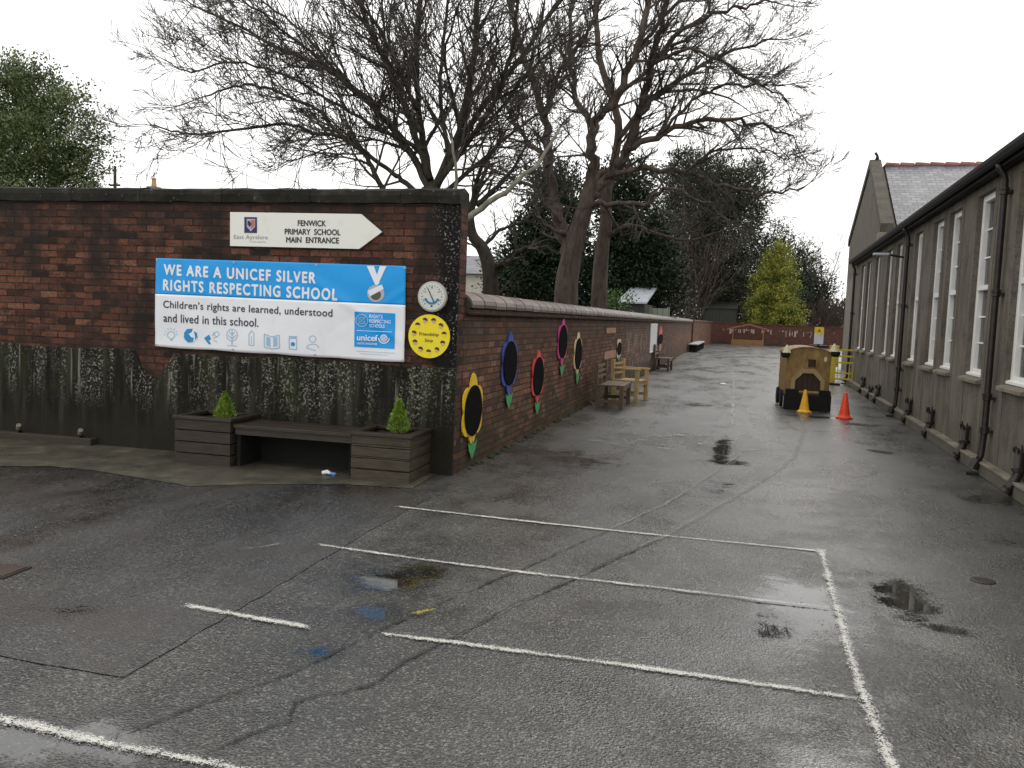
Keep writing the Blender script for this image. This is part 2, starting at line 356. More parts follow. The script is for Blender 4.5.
MAT['blind'] = vary('faded_blind', (.16, .17, .16), .2, 3, .8)
MAT['plaque'] = vary('pale_brick_plaque', (.36, .2, .13), .3, 10, .7)
def bark(name, a, b, lich=.25):
    s = NT(name); v = s.map(s.obj, (1, 1, .25))
    c = s.ramp(s.noise(v, 9, 5, .65), [(.3, a), (.7, b)])
    c = s.mix(s.sm(s.noise(s.obj, 5, 5, .7), .58, .7, 0, lich), c, (.17, .18, .14))
    s.bump(s.noise(v, 22, 4), .9, .02)
    return s.fin(c, .85, 0, .2)
MAT['bark_dark'] = bark('dark_wet_bark', (.020, .017, .013), (.075, .064, .048))
MAT['bark_red'] = bark('reddish_brown_bark', (.040, .030, .024), (.14, .108, .086), .15)
MAT['bark_pale'] = bark('pale_lichened_bark', (.12, .115, .085), (.27, .26, .20), .6)
MAT['twig'] = vary('fine_twigs', (.062, .052, .043), .4, 3, .8, 0)
MAT['twig_brown'] = vary('brown_shrub_twigs', (.075, .05, .04), .3, 2, .8, 0)
MAT['ivy'] = vary('yellow_shoot', (.12, .10, .04), .3, 2, .8, 0)
def leafm(name, lo, mid, hi, spec=.3, sc_=2.2, rough=.5):
    s = NT(name)
    n = s.math('ADD', s.math('MULTIPLY', s.noise(s.pos, sc_, 3), .6), s.math('MULTIPLY', s.noise(s.pos, sc_ * 9, 2), .4))
    return s.fin(s.ramp(n, [(.38, lo), (.5, mid), (.62, hi)]), rough, 0, spec)
MAT['leaf_ever'] = leafm('evergreen_leaves', (.035, .055, .020), (.10, .135, .05), (.23, .26, .12), .25)
MAT['leaf_dark'] = leafm('dark_conifer_needles', (.009, .016, .008), (.022, .036, .018), (.05, .07, .035), .15, 1.2)
MAT['leaf_pine'] = leafm('pine_needles', (.022, .029, .016), (.05, .06, .036), (.095, .108, .065), .15, .8)
MAT['leaf_gold'] = leafm('golden_conifer_sprays', (.03, .05, .010), (.17, .19, .028), (.40, .38, .08), .2, 1.0)
MAT['leaf_lime'] = leafm('lime_cypress_sprays', (.07, .12, .02), (.18, .28, .035), (.36, .46, .09), .2, 20)
MAT['leaf_small'] = leafm('bush_leaves', (.02, .05, .01), (.05, .11, .02), (.10, .17, .04), .3, 5)
MAT['grass'] = vary('garden_grass', (.035, .05, .018), .4, 2, .9, .5)
MAT['cream_wall'] = vary('cream_house_wall', (.55, .52, .44), .1, 2, .8); MAT['buff'] = vary('buff_chimney_pot', (.42, .25, .11), .2, 4, .8)
MAT['cable'] = vary('grey_cable', (.12, .12, .12), .1, 2)
MAT['moss'] = vary('dark_moss', (.028, .033, .014), .4, 12, .9, .6)

# ------------------------------------------------------------------ object helpers
def setp(o, label=None, cat=None, group=None, kind=None):
    if label: o['label'] = label
    if cat: o['category'] = cat
    if group: o['group'] = group
    if kind: o['kind'] = kind
    return o
def empty(name, loc, rz, label, cat, group=None):
    o = bpy.data.objects.new(name, None); col.objects.link(o); o.location = loc; o.rotation_euler = (0, 0, rz); o.empty_display_size = .1
    return setp(o, label, cat, group)
class MB:
    def __init__(s): s.v = []; s.f = []
    def add(s, vs, fs):
        k = len(s.v); s.v += [tuple(v) for v in vs]; s.f += [tuple(i + k for i in f) for f in fs]; return s
    def box(s, x0, x1, y0, y1, z0, z1, M=None):
        vs = [Vector(p) for p in ((x0, y0, z0), (x1, y0, z0), (x1, y1, z0), (x0, y1, z0), (x0, y0, z1), (x1, y0, z1), (x1, y1, z1), (x0, y1, z1))]
        if M: vs = [M @ v for v in vs]
        return s.add(vs, [(0, 3, 2, 1), (4, 5, 6, 7), (0, 1, 5, 4), (1, 2, 6, 5), (2, 3, 7, 6), (3, 0, 4, 7)])
    def prism(s, pts, a, b, axis='y'):
        """extrude polygon pts (u,v) between a and b along axis: y -> (u,a,v); z -> (u,v,a); x -> (a,u,v)"""
        def P(u, v, w): return (u, w, v) if axis == 'y' else ((u, v, w) if axis == 'z' else (w, u, v))
        n = len(pts); vs = [P(u, v, a) for u, v in pts] + [P(u, v, b) for u, v in pts]
        return s.add(vs, [tuple(range(n)), tuple(range(2 * n - 1, n - 1, -1))] + [(i, i + n, (i + 1) % n + n, (i + 1) % n) for i in range(n)])
    def tube(s, pts, rad, n=8, cap=True):
        pts = [Vector(p) for p in pts]
        if not isinstance(rad, (list, tuple)): rad = [rad] * len(pts)
        k0 = len(s.v); prev = None
        for i, p in enumerate(pts):
            d = (pts[min(i + 1, len(pts) - 1)] - pts[max(i - 1, 0)])
            if d.length < 1e-9: d = Vector((0, 0, 1))
            d.normalize()
            if prev is None: prev = d.orthogonal().normalized()
            a = prev - d * prev.dot(d)
            a = a.normalized() if a.length > 1e-6 else d.orthogonal().normalized()
            prev = a; b = d.cross(a)
            for j in range(n):
                t = 2 * PI * j / n
                s.v.append(tuple(p + (a * math.cos(t) + b * math.sin(t)) * rad[i]))
        for i in range(len(pts) - 1):
            for j in range(n):
                q = k0 + i * n; s.f.append((q + j, q + (j + 1) % n, q + n + (j + 1) % n, q + n + j))
        if cap:
            s.f.append(tuple(k0 + j for j in range(n - 1, -1, -1))); e = k0 + (len(pts) - 1) * n; s.f.append(tuple(e + j for j in range(n)))
        return s
    def lathe(s, prof, c=(0, 0, 0), n=20):
        k0 = len(s.v)
        for r, z in prof:
            for j in range(n):
                t = 2 * PI * j / n; s.v.append((c[0] + r * math.cos(t), c[1] + r * math.sin(t), c[2] + z))
        for i in range(len(prof) - 1):
            for j in range(n):
                q = k0 + i * n; s.f.append((q + j, q + (j + 1) % n, q + n + (j + 1) % n, q + n + j))
        s.f.append(tuple(k0 + j for j in range(n - 1, -1, -1))); e = k0 + (len(prof) - 1) * n; s.f.append(tuple(e + j for j in range(n)))
        return s
    def build(s, name, mat, parent=None, bevel=0, smooth=False, label=None):
        me = bpy.data.meshes.new(name); me.from_pydata(s.v, [], s.f); me.update()
        me.materials.append(MAT[mat] if isinstance(mat, str) else mat)
        o = bpy.data.objects.new(name, me); col.objects.link(o)
        if parent: o.parent = parent
        if smooth: me.polygons.foreach_set('use_smooth', [True] * len(me.polygons))
        if bevel:
            b = o.modifiers.new('b', 'BEVEL'); b.width = bevel; b.segments = 2; b.limit_method = 'ANGLE'
        if label: o['label'] = label
        return o
def copy_tree(o, parent=None, label=None):
    c = o.copy(); col.objects.link(c)
    if parent: c.parent = parent
    if label: c['label'] = label
    for ch in [x for x in bpy.data.objects if x.parent == o]: copy_tree(ch, c)
    return c
def sheet(name, pts, z, mat, kind='structure', parent=None):
    mb = MB(); mb.add([(x, y, z) for x, y in pts], [tuple(range(len(pts)))])
    o = mb.build(name, mat, parent); at = o.data.attributes.new('mid', 'FLOAT', 'POINT'); at.data.foreach_set('value', [.45] * len(pts))
    if kind: setp(o, kind=kind)
    return o
def ell(cx, cz, rx, rz, n=28, a0=0):
    return [(cx + rx * math.cos(2 * PI * i / n + a0), cz + rz * math.sin(2 * PI * i / n + a0)) for i in range(n)]
def text(s, parent, mat, x0, x1, z0, z1, y, name='lettering', off=.0, spc=1., bold=0.):
    cu = bpy.data.curves.new('t', 'FONT'); cu.body = s; cu.extrude = .0; cu.offset = off; cu.resolution_u = 4
    cu.size = 1; cu.space_character = spc
    o = bpy.data.objects.new('t', cu); col.objects.link(o)
    dg = bpy.context.evaluated_depsgraph_get(); dg.update()
    me = bpy.data.meshes.new_from_object(o.evaluated_get(dg)); bpy.data.objects.remove(o)
    xs = [v.co.x for v in me.vertices]; ys = [v.co.y for v in me.vertices]
    ax, bx, ay, by = min(xs), max(xs), min(ys), max(ys)
    for v in me.vertices:
        u, w = v.co.x, v.co.y
        v.co = (x0 + (u - ax) / (bx - ax) * (x1 - x0), y, z0 + (w - ay) / (by - ay) * (z1 - z0))
    if bold:
        vs = [tuple(v.co) for v in me.vertices]; fs = [tuple(p.vertices) for p in me.polygons]; k = len(vs); va = []; fa = []
        for q, (dx_, dz_) in enumerate(((-bold, 0), (bold, 0), (0, bold), (0, -bold))):
            va += [(a + dx_, b - .0003 * q, c_ + dz_) for a, b, c_ in vs]; fa += [tuple(i + q * k for i in f) for f in fs]
        me = bpy.data.meshes.new(name); me.from_pydata(va, [], fa)
    me.name = name; me.materials.clear(); me.materials.append(MAT[mat])
    t = bpy.data.objects.new(name, me); col.objects.link(t); t.parent = parent
    return t

# ------------------------------------------------------------------ sky and light
w = bpy.data.worlds.new('World'); sc.world = w; w.use_nodes = True
nt = w.node_tree; bg = nt.nodes['Background']
sky = nt.nodes.new('ShaderNodeTexSky'); sky.sky_type = 'NISHITA'; sky.sun_disc = False
SUN_EL, SUN_ROT = math.radians(38), math.radians(20)
sky.sun_elevation = SUN_EL; sky.sun_rotation = SUN_ROT; sky.dust_density = 3
tcw = nt.nodes.new('ShaderNodeTexCoord'); nz = nt.nodes.new('ShaderNodeTexNoise'); nz.inputs['Scale'].default_value = 2.2; nz.inputs['Detail'].default_value = 4
mp = nt.nodes.new('ShaderNodeMapping'); mp.inputs['Scale'].default_value = (1, 1, 3)
nt.links.new(tcw.outputs['Generated'], mp.inputs[0]); nt.links.new(mp.outputs[0], nz.inputs['Vector'])
cr = nt.nodes.new('ShaderNodeValToRGB'); nt.links.new(nz.outputs['Fac'], cr.inputs[0])
cr.color_ramp.elements[0].position = .35; cr.color_ramp.elements[0].color = (10.6, 10.55, 10.5, 1)
cr.color_ramp.elements[1].position = .7; cr.color_ramp.elements[1].color = (12.6, 12.5, 12.3, 1)
mx = nt.nodes.new('ShaderNodeMix'); mx.data_type = 'RGBA'; mx.inputs[0].default_value = .95
nt.links.new(sky.outputs[0], mx.inputs[6]); nt.links.new(cr.outputs[0], mx.inputs[7]); nt.links.new(mx.outputs[2], bg.inputs[0])
bg.inputs[1].default_value = .10
sl = bpy.data.lights.new('sun', 'SUN'); sl.energy = .5; sl.angle = math.radians(25); sl.color = (1, .97, .92)
so = bpy.data.objects.new('sun', sl); col.objects.link(so); so.location = (5, 5, 30)
sdir = Vector((math.sin(SUN_ROT) * math.cos(SUN_EL), math.cos(SUN_ROT) * math.cos(SUN_EL), math.sin(SUN_EL)))
so.rotation_euler = sdir.to_track_quat('Z', 'Y').to_euler()
sc.view_settings.view_transform = 'Standard'; sc.view_settings.look = 'None'; sc.view_settings.gamma = 1; sc.view_settings.exposure = .38
sc.cycles.max_bounces = 5; sc.cycles.transparent_max_bounces = 12

# ------------------------------------------------------------------ ground and markings
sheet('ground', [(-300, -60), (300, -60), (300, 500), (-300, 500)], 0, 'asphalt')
sheet('garden_ground', [(-120, 8.4), (-3.2, 8.4), (-4.25, 51.5), (-4.6, 72.3), (60, 72.3), (60, 400), (-120, 400)], .004, 'grass')
def gp(L): return [P2(*p) for p in L]
def rag(pts, amp=.02, step=.12):
    out = []
    for i, p in enumerate(pts):
        q = pts[(i + 1) % len(pts)]; L = math.hypot(q[0] - p[0], q[1] - p[1]); n = max(1, min(60, int(L / step)))
        for k in range(n):
            t = k / n; out.append((p[0] + (q[0] - p[0]) * t + R.uniform(-amp, amp), p[1] + (q[1] - p[1]) * t + R.uniform(-amp, amp)))
    return out
pa = gp([(432, 497), (372, 530), (250, 603), (125, 678), (60, 668), (0, 657)]) + [(-7, 3.2), (-14, 3.6), (-14, 7.0)] + gp([(0, 466), (50, 466), (100, 471), (190, 486), (260, 484), (345, 484), (412, 488)])
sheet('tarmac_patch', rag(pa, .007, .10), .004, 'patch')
pc = gp([(0, 467), (50, 467), (100, 472), (190, 487), (260, 485), (345, 485), (412, 489)]) + [(-3.0, 7.86), (-14, 7.4), (-14, 6.9)]
sheet('concrete_strip', rag(pc, .012, .09), .008, 'concrete')
def strip(name, pl, wd, z, mat, jit=.004, kind='structure', wpx=None):
    """ribbon along a ground polyline"""
    pts = []
    for i in range(len(pl) - 1):
        a, b = Vector(pl[i]), Vector(pl[i + 1]); n = max(2, int((b - a).length / .06))
        for k in range(n): pts.append(a.lerp(b, k / n))
    pts.append(Vector(pl[-1])); mb = MB(); vs = []; off = 0
    for i, p in enumerate(pts):
        d = (pts[min(i + 1, len(pts) - 1)] - pts[max(i - 1, 0)]).normalized(); nn = Vector((-d.y, d.x))
        off = off * .75 + R.uniform(-jit, jit) * .6; hw = wd * (.52 if 'line' in mat else .72) * R.uniform(.9, 1.1); c = p + nn * off
        vs += [(*(c + nn * hw), z), (*c, z), (*(c - nn * hw), z)]
    mb.add(vs, [f for i in range(len(pts) - 1) for f in ((3 * i, 3 * i + 1, 3 * i + 4, 3 * i + 3), (3 * i + 1, 3 * i + 2, 3 * i + 5, 3 * i + 4))])
    o = mb.build(name, mat); at = o.data.attributes.new('mid', 'FLOAT', 'POINT')
    at.data.foreach_set('value', [(0. if i % 3 != 1 else 1.) * (0 if i < 3 or i >= len(vs) - 3 else 1) for i in range(len(vs))]); return setp(o, kind=kind)
ZL = .0082
strip('painted_line', gp([(395, 507), (500, 519), (640, 534), (822, 552)]), .055, ZL, 'line')
strip('painted_line', gp([(315, 545), (420, 560), (530, 574), (645, 587)]), .062, ZL, 'line')
strip('painted_line', gp([(628, 585), (740, 599), (833, 609)]), .05, ZL + .002, 'line_faint')
strip('painted_line', gp([(183, 606), (245, 617), (312, 629)]), .068, ZL, 'line')
strip('painted_line', gp([(375, 634), (450, 643), (640, 668), (860, 700)]), .058, ZL, 'line')
strip('painted_line', gp([(-60, 706), (0, 720), (75, 738), (262, 775), (330, 790)]), .075, ZL, 'line')
strip('painted_line', gp([(821, 550), (836, 608), (861, 690), (892, 768), (905, 800)]), .07, ZL + .003, 'line')
strip('tarmac_joint', gp([(112, 738), (180, 712), (290, 675), (375, 632), (470, 592), (540, 562), (610, 530)]), .022, .0068, 'crack', .012)
strip('tarmac_joint', gp([(205, 755), (255, 732), (288, 722), (297, 702), (370, 685), (405, 662), (455, 640), (510, 608), (560, 585), (610, 562), (660, 540)]), .024, .0068, 'crack', .014)
strip('tarmac_joint', gp([(610, 530), (665, 505), (705, 480), (740, 455)]), .03, .0065, 'seal', .01)
strip('tarmac_joint', gp([(455, 640), (510, 608), (560, 585), (610, 562), (640, 549)]), .02, .0065, 'seal', .01)
strip('tarmac_joint', gp([(640, 548), (680, 528), (720, 505), (760, 483), (795, 457), (805, 430), (800, 415)]), .05, .0065, 'seal', .014)
strip('tarmac_joint', gp([(738, 452), (770, 449), (800, 452), (835, 452)]), .04, .0065, 'seal', .012)
strip('tarmac_joint', gp([(732, 425), (734, 395), (733, 372)]), .06, .0072, 'line_faint', .03)
0 and sheet('faded_paint_patch', rag(gp([(345, 600), (392, 600), (372, 640), (345, 640)]), .01, .05), .018, 'blue_paint')
0 and sheet('faded_paint_patch', rag(gp([(285, 640), (330, 632), (318, 668), (285, 672)]), .02, .05), .018, 'blue_paint')
strip('painted_fleck', gp([(414, 617), (434, 611)]), .03, .018, 'yellow_fleck')
strip('painted_fleck', gp([(238, 552), (262, 549), (287, 545)]), .03, .018, 'line_faint')
for k in range(34):       # what is left of a painted number grid
    t = R.random(); x = 572 + 130 * t; y = 438 + R.uniform(-8, 8) + 5 * t
    a, b = P2(x, y); L = R.uniform(.06, .22)
    strip('painted_fleck', [(a, b), (a + L, b + R.uniform(-.03, .03))], R.uniform(.03, .07), .02, 'line_faint', .01)
# small loose things on the ground surface read as one scatter of grit
mb = MB()
for k in range(420):
    x = R.uniform(-8, 4); y = R.uniform(1.8, 11); r_ = R.uniform(.002, .006)
    if x > 2.3: continue
    mb.add([(x - r_, y - r_, .012), (x + r_, y - r_ * .7, .012), (x + r_ * .6, y + r_, .012), (x - r_ * .5, y + r_ * .8, .012), (x, y, .012 + r_)], [(0, 1, 4), (1, 2, 4), (2, 3, 4), (3, 0, 4)])
o = mb.build('grit', 'white_plastic'); o.data.materials[0] = MAT['stone']; setp(o, 'pale grit scattered over the wet tarmac', 'grit', kind='stuff')
# drain covers
c = P2(983, 581); mb = MB(); mb.lathe([(.075, 0), (.075, .005), (.06, .007)], (c[0], c[1], 0), 24)
setp(mb.build('drain_cover', 'black_iron'), 'small round black cover in the tarmac, right of the painted line', 'drain cover')
c = P2(-12, 571); e = empty('drain_cover', (c[0], c[1], 0), .1, 'rusty rectangular cover at the far left edge of the tarmac', 'drain cover')
MB().box(-.28, .2, -.11, .11, 0, .012).build('frame', 'black_iron', e); MB().box(-.26, .18, -.09, .09, .012, .016).build('lid', vary('rust_lid', (.04, .024, .016), .3), e)

# ------------------------------------------------------------------ tall wall (local frame, x along the wall, -y towards the yard)
WM = Matrix.Translation((-2.85, 7.85, 0)) @ Matrix.Rotation(math.radians(2.44), 4, 'Z')
wall = empty('brick_wall', WM.translation, math.radians(2.44), 'tall dark weathered brick wall carrying the blue banner', 'wall')
TH = .24; LW = -13.0
MB().box(LW, 0, 0, TH, 0, 2.66).build('brickwork', 'brick_dark', wall)
# pl: ragged top render band
mb = MB(); pts = [(LW, 0.0)]; top = []
def lx(px, py=350): return hit(px, py, WM).x
xs = LW
n0, n1 = lx(138), lx(172)
x = LW
while x < -.06:
    z = 1.065 + .012 * math.sin(x * 3) + R.uniform(-.007, .007)
    if n0 < x < n1: z = 1.04 - .26 * math.sin(PI * (x - n0) / (n1 - n0)) ** .7 + R.uniform(-.02, .02)
    top.append((x, z)); x += .055
top.append((-.0, 1.06))
vs = []; fs = []
for i, (x, z) in enumerate(top): vs += [(x, -.016, 0), (x, -.016, z), (x, .0, z + .008)]
for i in range(len(top) - 1): a = 3 * i; fs += [(a, a + 3, a + 4, a + 1), (a + 1, a + 4, a + 5, a + 2)]
k = 3 * (len(top) - 1); vs.append((0, 0, 0)); fs.append((k, len(vs) - 1, k + 2, k + 1))
mb.add(vs, fs); mb.build('render_band', 'plinth', wall)
mb = MB(); x = LW; 
while x < 0:
    L = R.uniform(.85, 1.05); x1 = min(.0, x + L)
    if .0 - x1 < .3: x1 = .0
    dz = R.uniform(-.006, .006)
    ys = [(-.03, 2.662), (-.035, 2.74 + dz), (-.02, 2.79 + dz), (TH / 2, 2.825 + dz), (TH + .04, 2.79 + dz), (TH + .05, 2.662)]
    n = 6; vv = []
    for j in range(n + 1):
        xx = x + (x1 - .006 - x) * j / n
        vv += [(xx, a + R.uniform(-.005, .005), b + R.uniform(-.006, .006)) for a, b in ys]
    ff = []
    for j in range(n):
        for i in range(6): q = j * 6; ff.append((q + i, q + (i + 1) % 6, q + 6 + (i + 1) % 6, q + 6 + i))
    ff += [tuple(range(5, -1, -1)), tuple(n * 6 + i for i in range(6))]
    mb.add(vv, ff); x = x1
mb.build('coping', 'coping', wall)

# arrow sign
def frame_on_wall(px, py, off, name, label, cat):
    p = hit(px, py, WM); q = WM @ Vector((p.x, -off, p.z))
    e = empty(name, q, math.radians(2.44), label, cat)
    M = Matrix.Translation(q) @ Matrix.Rotation(math.radians(2.44), 4, 'Z')
    return e, M
def HL(M, *pp): return [(lambda h: (h.x, h.z))(hit(a, b, M)) for a, b in pp]
e, M = frame_on_wall(300, 230, .03, 'direction_sign', 'cream arrow shaped board pointing right with black lettering, high on the tall wall', 'sign')
o5 = HL(M, (230, 212), (361, 214), (382, 232), (359, 249), (230, 246))
MB().prism(o5, 0, .02).build('board', 'sign_cream', e, .002)
def fit(s, M, x0, y0, x1, y1, mat, par, off=.0, y=-.003, name='lettering'):
    """text whose baseline left/top corner and right/bottom corner are given by photograph pixels"""
    a = hit(x0, y0, M); b = hit(x1, y1, M); c_ = hit(x0, y1, M)
    return text(s, par, mat, a.x, b.x, min(b.z, a.z), max(a.z, b.z), y, name, off)
def box2(M, x0, y0, x1, y1):
    a = hit(x0, y0, M); b = hit(x1, y1, M); return a.x, b.x, b.z, a.z
def tline(s, M, x0, yt, h, x1, mat, par, off=0., y=-.003, name='lettering', slope=.035, spc=1., bold=0.):
    ym = yt + slope * (x1 - x0) / 2
    a = hit(x0, yt, M); b = hit(x1, ym, M); t_ = hit((x0 + x1) / 2, ym, M).z; l_ = hit((x0 + x1) / 2, ym + h, M).z
    return text(s, par, mat, a.x, b.x, l_, t_, y, name, off, spc, bold)
tline('FENWICK', M, 298, 220.2, 5.6, 326, 'ink', e, 0, slope=.02, bold=.0022)
tline('PRIMARY  SCHOOL', M, 285, 228.6, 5.6, 340.5, 'ink', e, 0, slope=.02, bold=.0022)
tline('MAIN  ENTRANCE', M, 286.5, 236.8, 5.6, 339, 'ink', e, 0, slope=.02, bold=.0022)
tline('East Ayrshire', M, 234, 234.8, 5.2, 268, 'grey_ink', e, .0, slope=.02)
tline('COUNCIL', M, 250, 241, 1.4, 266, 'grey_ink', e, 0, slope=.02)
cq = HL(M, (244.5, 217), (257, 217.2), (257, 233), (244.5, 232.8)); MB().prism(cq, -.004, 0).build('crest', 'navy', e)
sh = HL(M, (247, 219), (255.5, 219), (255.3, 227), (251, 231.5), (247.2, 227)); MB().prism(sh, -.006, -.004).build('crest_shield', 'crest_w', e)
sh = HL(M, (251.5, 220), (255, 220), (254.8, 226), (251.5, 229)); MB().prism(sh, -.008, -.006).build('crest_shield', 'crest_r', e)
sh = HL(M, (248, 221), (250, 221), (252, 224), (250, 227), (248, 224.5)); MB().prism(sh, -.0095, -.008).build('crest_shield', 'navy', e)

# banner
bn, M = frame_on_wall(280, 310, .035, 'banner', 'blue and white vinyl banner with white headline and a medal, on the tall wall', 'banner')
c4 = [hit(*p, M) for p in ((156, 258), (406, 266), (404, 362), (155, 346))]
cx0 = (c4[0].x + c4[3].x) / 2; cx1 = (c4[1].x + c4[2].x) / 2
def bsurf(u, v):
    """u 0..1 left-right, v 0..1 top-bottom -> local point"""
    a = c4[0].lerp(c4[1], u); b = c4[3].lerp(c4[2], u); p = a.lerp(b, v)
    wr = .007 * math.sin(u * 9 + v * 3) * math.sin(v * PI) + .010 * math.exp(-((u - v * .55 - .55) / .03) ** 2) * math.sin(v * PI) + .007 * math.exp(-((u + v * .5 - 1.12) / .02) ** 2) * (1 - v)
    wr += .006 * math.exp(-((u - .10 - v * .3) / .025) ** 2) * (1 - v) + .006 * mnoise.noise(Vector((u * 9, v * 4, 3)))
    sag = -.008 * math.sin(PI * ((u * 4) % 1)) * (v > .99)
    return Vector((p.x, -wr, p.z + sag))
def bpatch(name, u0, u1, v0, v1, mat, lift, par, nu=90, nv=24):
    mb = MB(); vs = []
    for j in range(nv + 1):
        for i in range(nu + 1):
            p = bsurf(u0 + (u1 - u0) * i / nu, v0 + (v1 - v0) * j / nv); vs.append((p.x, p.y - lift, p.z))
    fs = [(j * (nu + 1) + i, (j + 1) * (nu + 1) + i, (j + 1) * (nu + 1) + i + 1, j * (nu + 1) + i + 1) for j in range(nv) for i in range(nu)]
    mb.add(vs, fs); return mb.build(name, mat, par, smooth=True)
hv = .405
b1 = bpatch('blue_panel', 0, 1, 0, hv, 'ban_blue', 0, bn); b2 = bpatch('white_panel', 0, 1, hv, 1, 'ban_white', 0, bn)
for b_ in (b1, b2):
    md = b_.modifiers.new('s', 'SOLIDIFY'); md.thickness = .002; md.offset = -1
def uvof(px, py):
    p = hit(px, py, M); u = (p.x - cx0) / (cx1 - cx0); zt = c4[0].lerp(c4[1], u).z; zb = c4[3].lerp(c4[2], u).z
    return u, (zt - p.z) / (zt - zb)
def drape(o, lift=.003):
    for v in o.data.vertices:
        u = (v.co.x - cx0) / (cx1 - cx0); zt = c4[0].lerp(c4[1], u).z; zb = c4[3].lerp(c4[2], u).z
        p = bsurf(u, (zt - v.co.z) / (zt - zb)); v.co.y = p.y - lift - max(0, -v.co.y - .003)
    return o
def subdiv_text(o, n=1):
    import bmesh
    bm = bmesh.new(); bm.from_mesh(o.data); bmesh.ops.triangulate(bm, faces=bm.faces)
    for _ in range(n): bmesh.ops.subdivide_edges(bm, edges=[e_ for e_ in bm.edges if e_.calc_length() > .03], cuts=1)
    bm.to_mesh(o.data); bm.free(); return o
def shear(o, k):
    xm = sum(v.co.x for v in o.data.vertices) / len(o.data.vertices)
    for v in o.data.vertices: v.co.z += k * (v.co.x - xm)
    return o
def bt(s, x0, yt, h, x1, mat, off=0, nm='lettering', slope=.038, sub=1, spc=1., bold=0.):
    o = tline(s, M, x0, yt, h, x1, mat, bn, off, name=nm, slope=slope, spc=spc, bold=bold)
    # follow the printed line's direction across the banner
    a = hit(x0, yt, M); b = hit(x1, yt + slope * (x1 - x0), M); shear(o, (b.z - a.z) / (b.x - a.x))
    return drape(subdiv_text(o, sub))
bt('WE ARE A UNICEF SILVER', 164.5, 264.5, 10.6, 316, 'txt_white', 0, 'headline', .055, 1, 1.22, .0055)
bt('RIGHTS RESPECTING SCHOOL', 164, 279.5, 10.8, 338, 'txt_white', 0, 'headline', .055, 1, 1.22, .0055)
bt('Children\u2019s rights are learned, understood', 164, 300.5, 9.6, 333, 'txt_dark', 0, 'message', .052, 1, 1.05, .0018)
bt('and lived in this school.', 164, 313.6, 8.3, 258.5, 'txt_dark', 0, 'message', .052, 1, 1.05, .0018)
def bprint(name, polys, mat, lift=.003):
    mb = MB()
    for pl in polys:
        q = []
        for px, py in pl: h = hit(px, py, M); q.append((h.x, 0, h.z))
        mb.add(q, [tuple(range(len(q)))])
    return drape(mb.build(name, mat, bn), lift)
def seg(x0, y0, x1, y1, w_=.5):
    d = math.hypot(x1 - x0, y1 - y0) or 1; nx, ny = -(y1 - y0) / d * w_, (x1 - x0) / d * w_
    return [(x0 + nx, y0 + ny), (x1 + nx, y1 + ny), (x1 - nx, y1 - ny), (x0 - nx, y0 - ny)]
def ring(cx, cy, r, w_=.5, n=16, a0=0, a1=2 * PI, ry=None):
    ry = ry or r; out = []
    for i in range(n):
        t0 = a0 + (a1 - a0) * i / n; t1 = a0 + (a1 - a0) * (i + 1) / n
        out.append([(cx + (r + s_) * math.cos(t), cy + (ry + s_) * math.sin(t)) for t, s_ in ((t0, -w_), (t1, -w_), (t1, w_), (t0, w_))])
    return out
def disc(cx, cy, rx, ry=None, n=20): return [(cx + rx * math.cos(2 * PI * i / n), cy + (ry or rx) * math.sin(2 * PI * i / n)) for i in range(n)]
# medal
bprint('medal_ribbon', [[(367, 266), (374, 266), (380, 283), (376, 286)], [(378, 285), (374.5, 283), (380, 266), (386.5, 266.3)]], 'txt_white')
bprint('medal', [disc(376, 293.5, 8.6)], 'silver', .004); bprint('medal', [disc(376, 295, 5.2)], 'medal_dark', .005); bprint('medal', [[(368, 291), (382, 284.5), (384, 289), (370, 296.5)]], 'txt_white', .006)
# logo box
ua, va = uvof(355, 311.5); ub, vb = uvof(394.3, 349); bpatch('logo_panel', ua, ub, va, vb, 'ban_blue', .003, bn, 24, 14)
bprint('logo_ring', ring(362.5, 320.5, 6, .45) + ring(362.5, 320.5, 3.2, .4) + [seg(358, 316, 367, 325, .35), seg(367, 316, 358, 325, .35)], 'ico', .008)
for t_, yy, x1 in (('RIGHTS', 314.5, 383), ('RESPECTING', 319.2, 391), ('SCHOOLS', 323.9, 385)):
    o = bt(t_, 370, yy, 3.4, x1, 'txt_white', .012, 'logo_lettering', .05, 0)
    for v in o.data.vertices: v.co.y -= .006
bprint('logo_rule', [seg(357, 330.5, 392, 332, .25)], 'txt_white', .008)
o = bt('unicef', 357.5, 334.2, 6.2, 378, 'txt_white', .02, 'logo_lettering', .04, 0)
for v in o.data.vertices: v.co.y -= .006
bprint('logo_globe', [disc(384, 338, 3.6)] , 'txt_white', .008); bprint('logo_globe', ring(384, 338, 2.2, .25) + [seg(384, 335.5, 384, 340.5, .2), seg(381, 338, 387, 338, .2)], 'ban_blue', .010)
bprint('logo_globe', ring(384, 338, 5.2, .5, 14, .0, PI), 'txt_white', .008)
o = bt('UNITED KINGDOM', 357.5, 342.4, 1.8, 377, 'txt_white', .01, 'logo_lettering', .04, 0)
for v in o.data.vertices: v.co.y -= .006
bprint('small_print', [seg(356, 351, 395, 353.2, .22), seg(360, 353.6, 388, 355.2, .2)], 'ico')
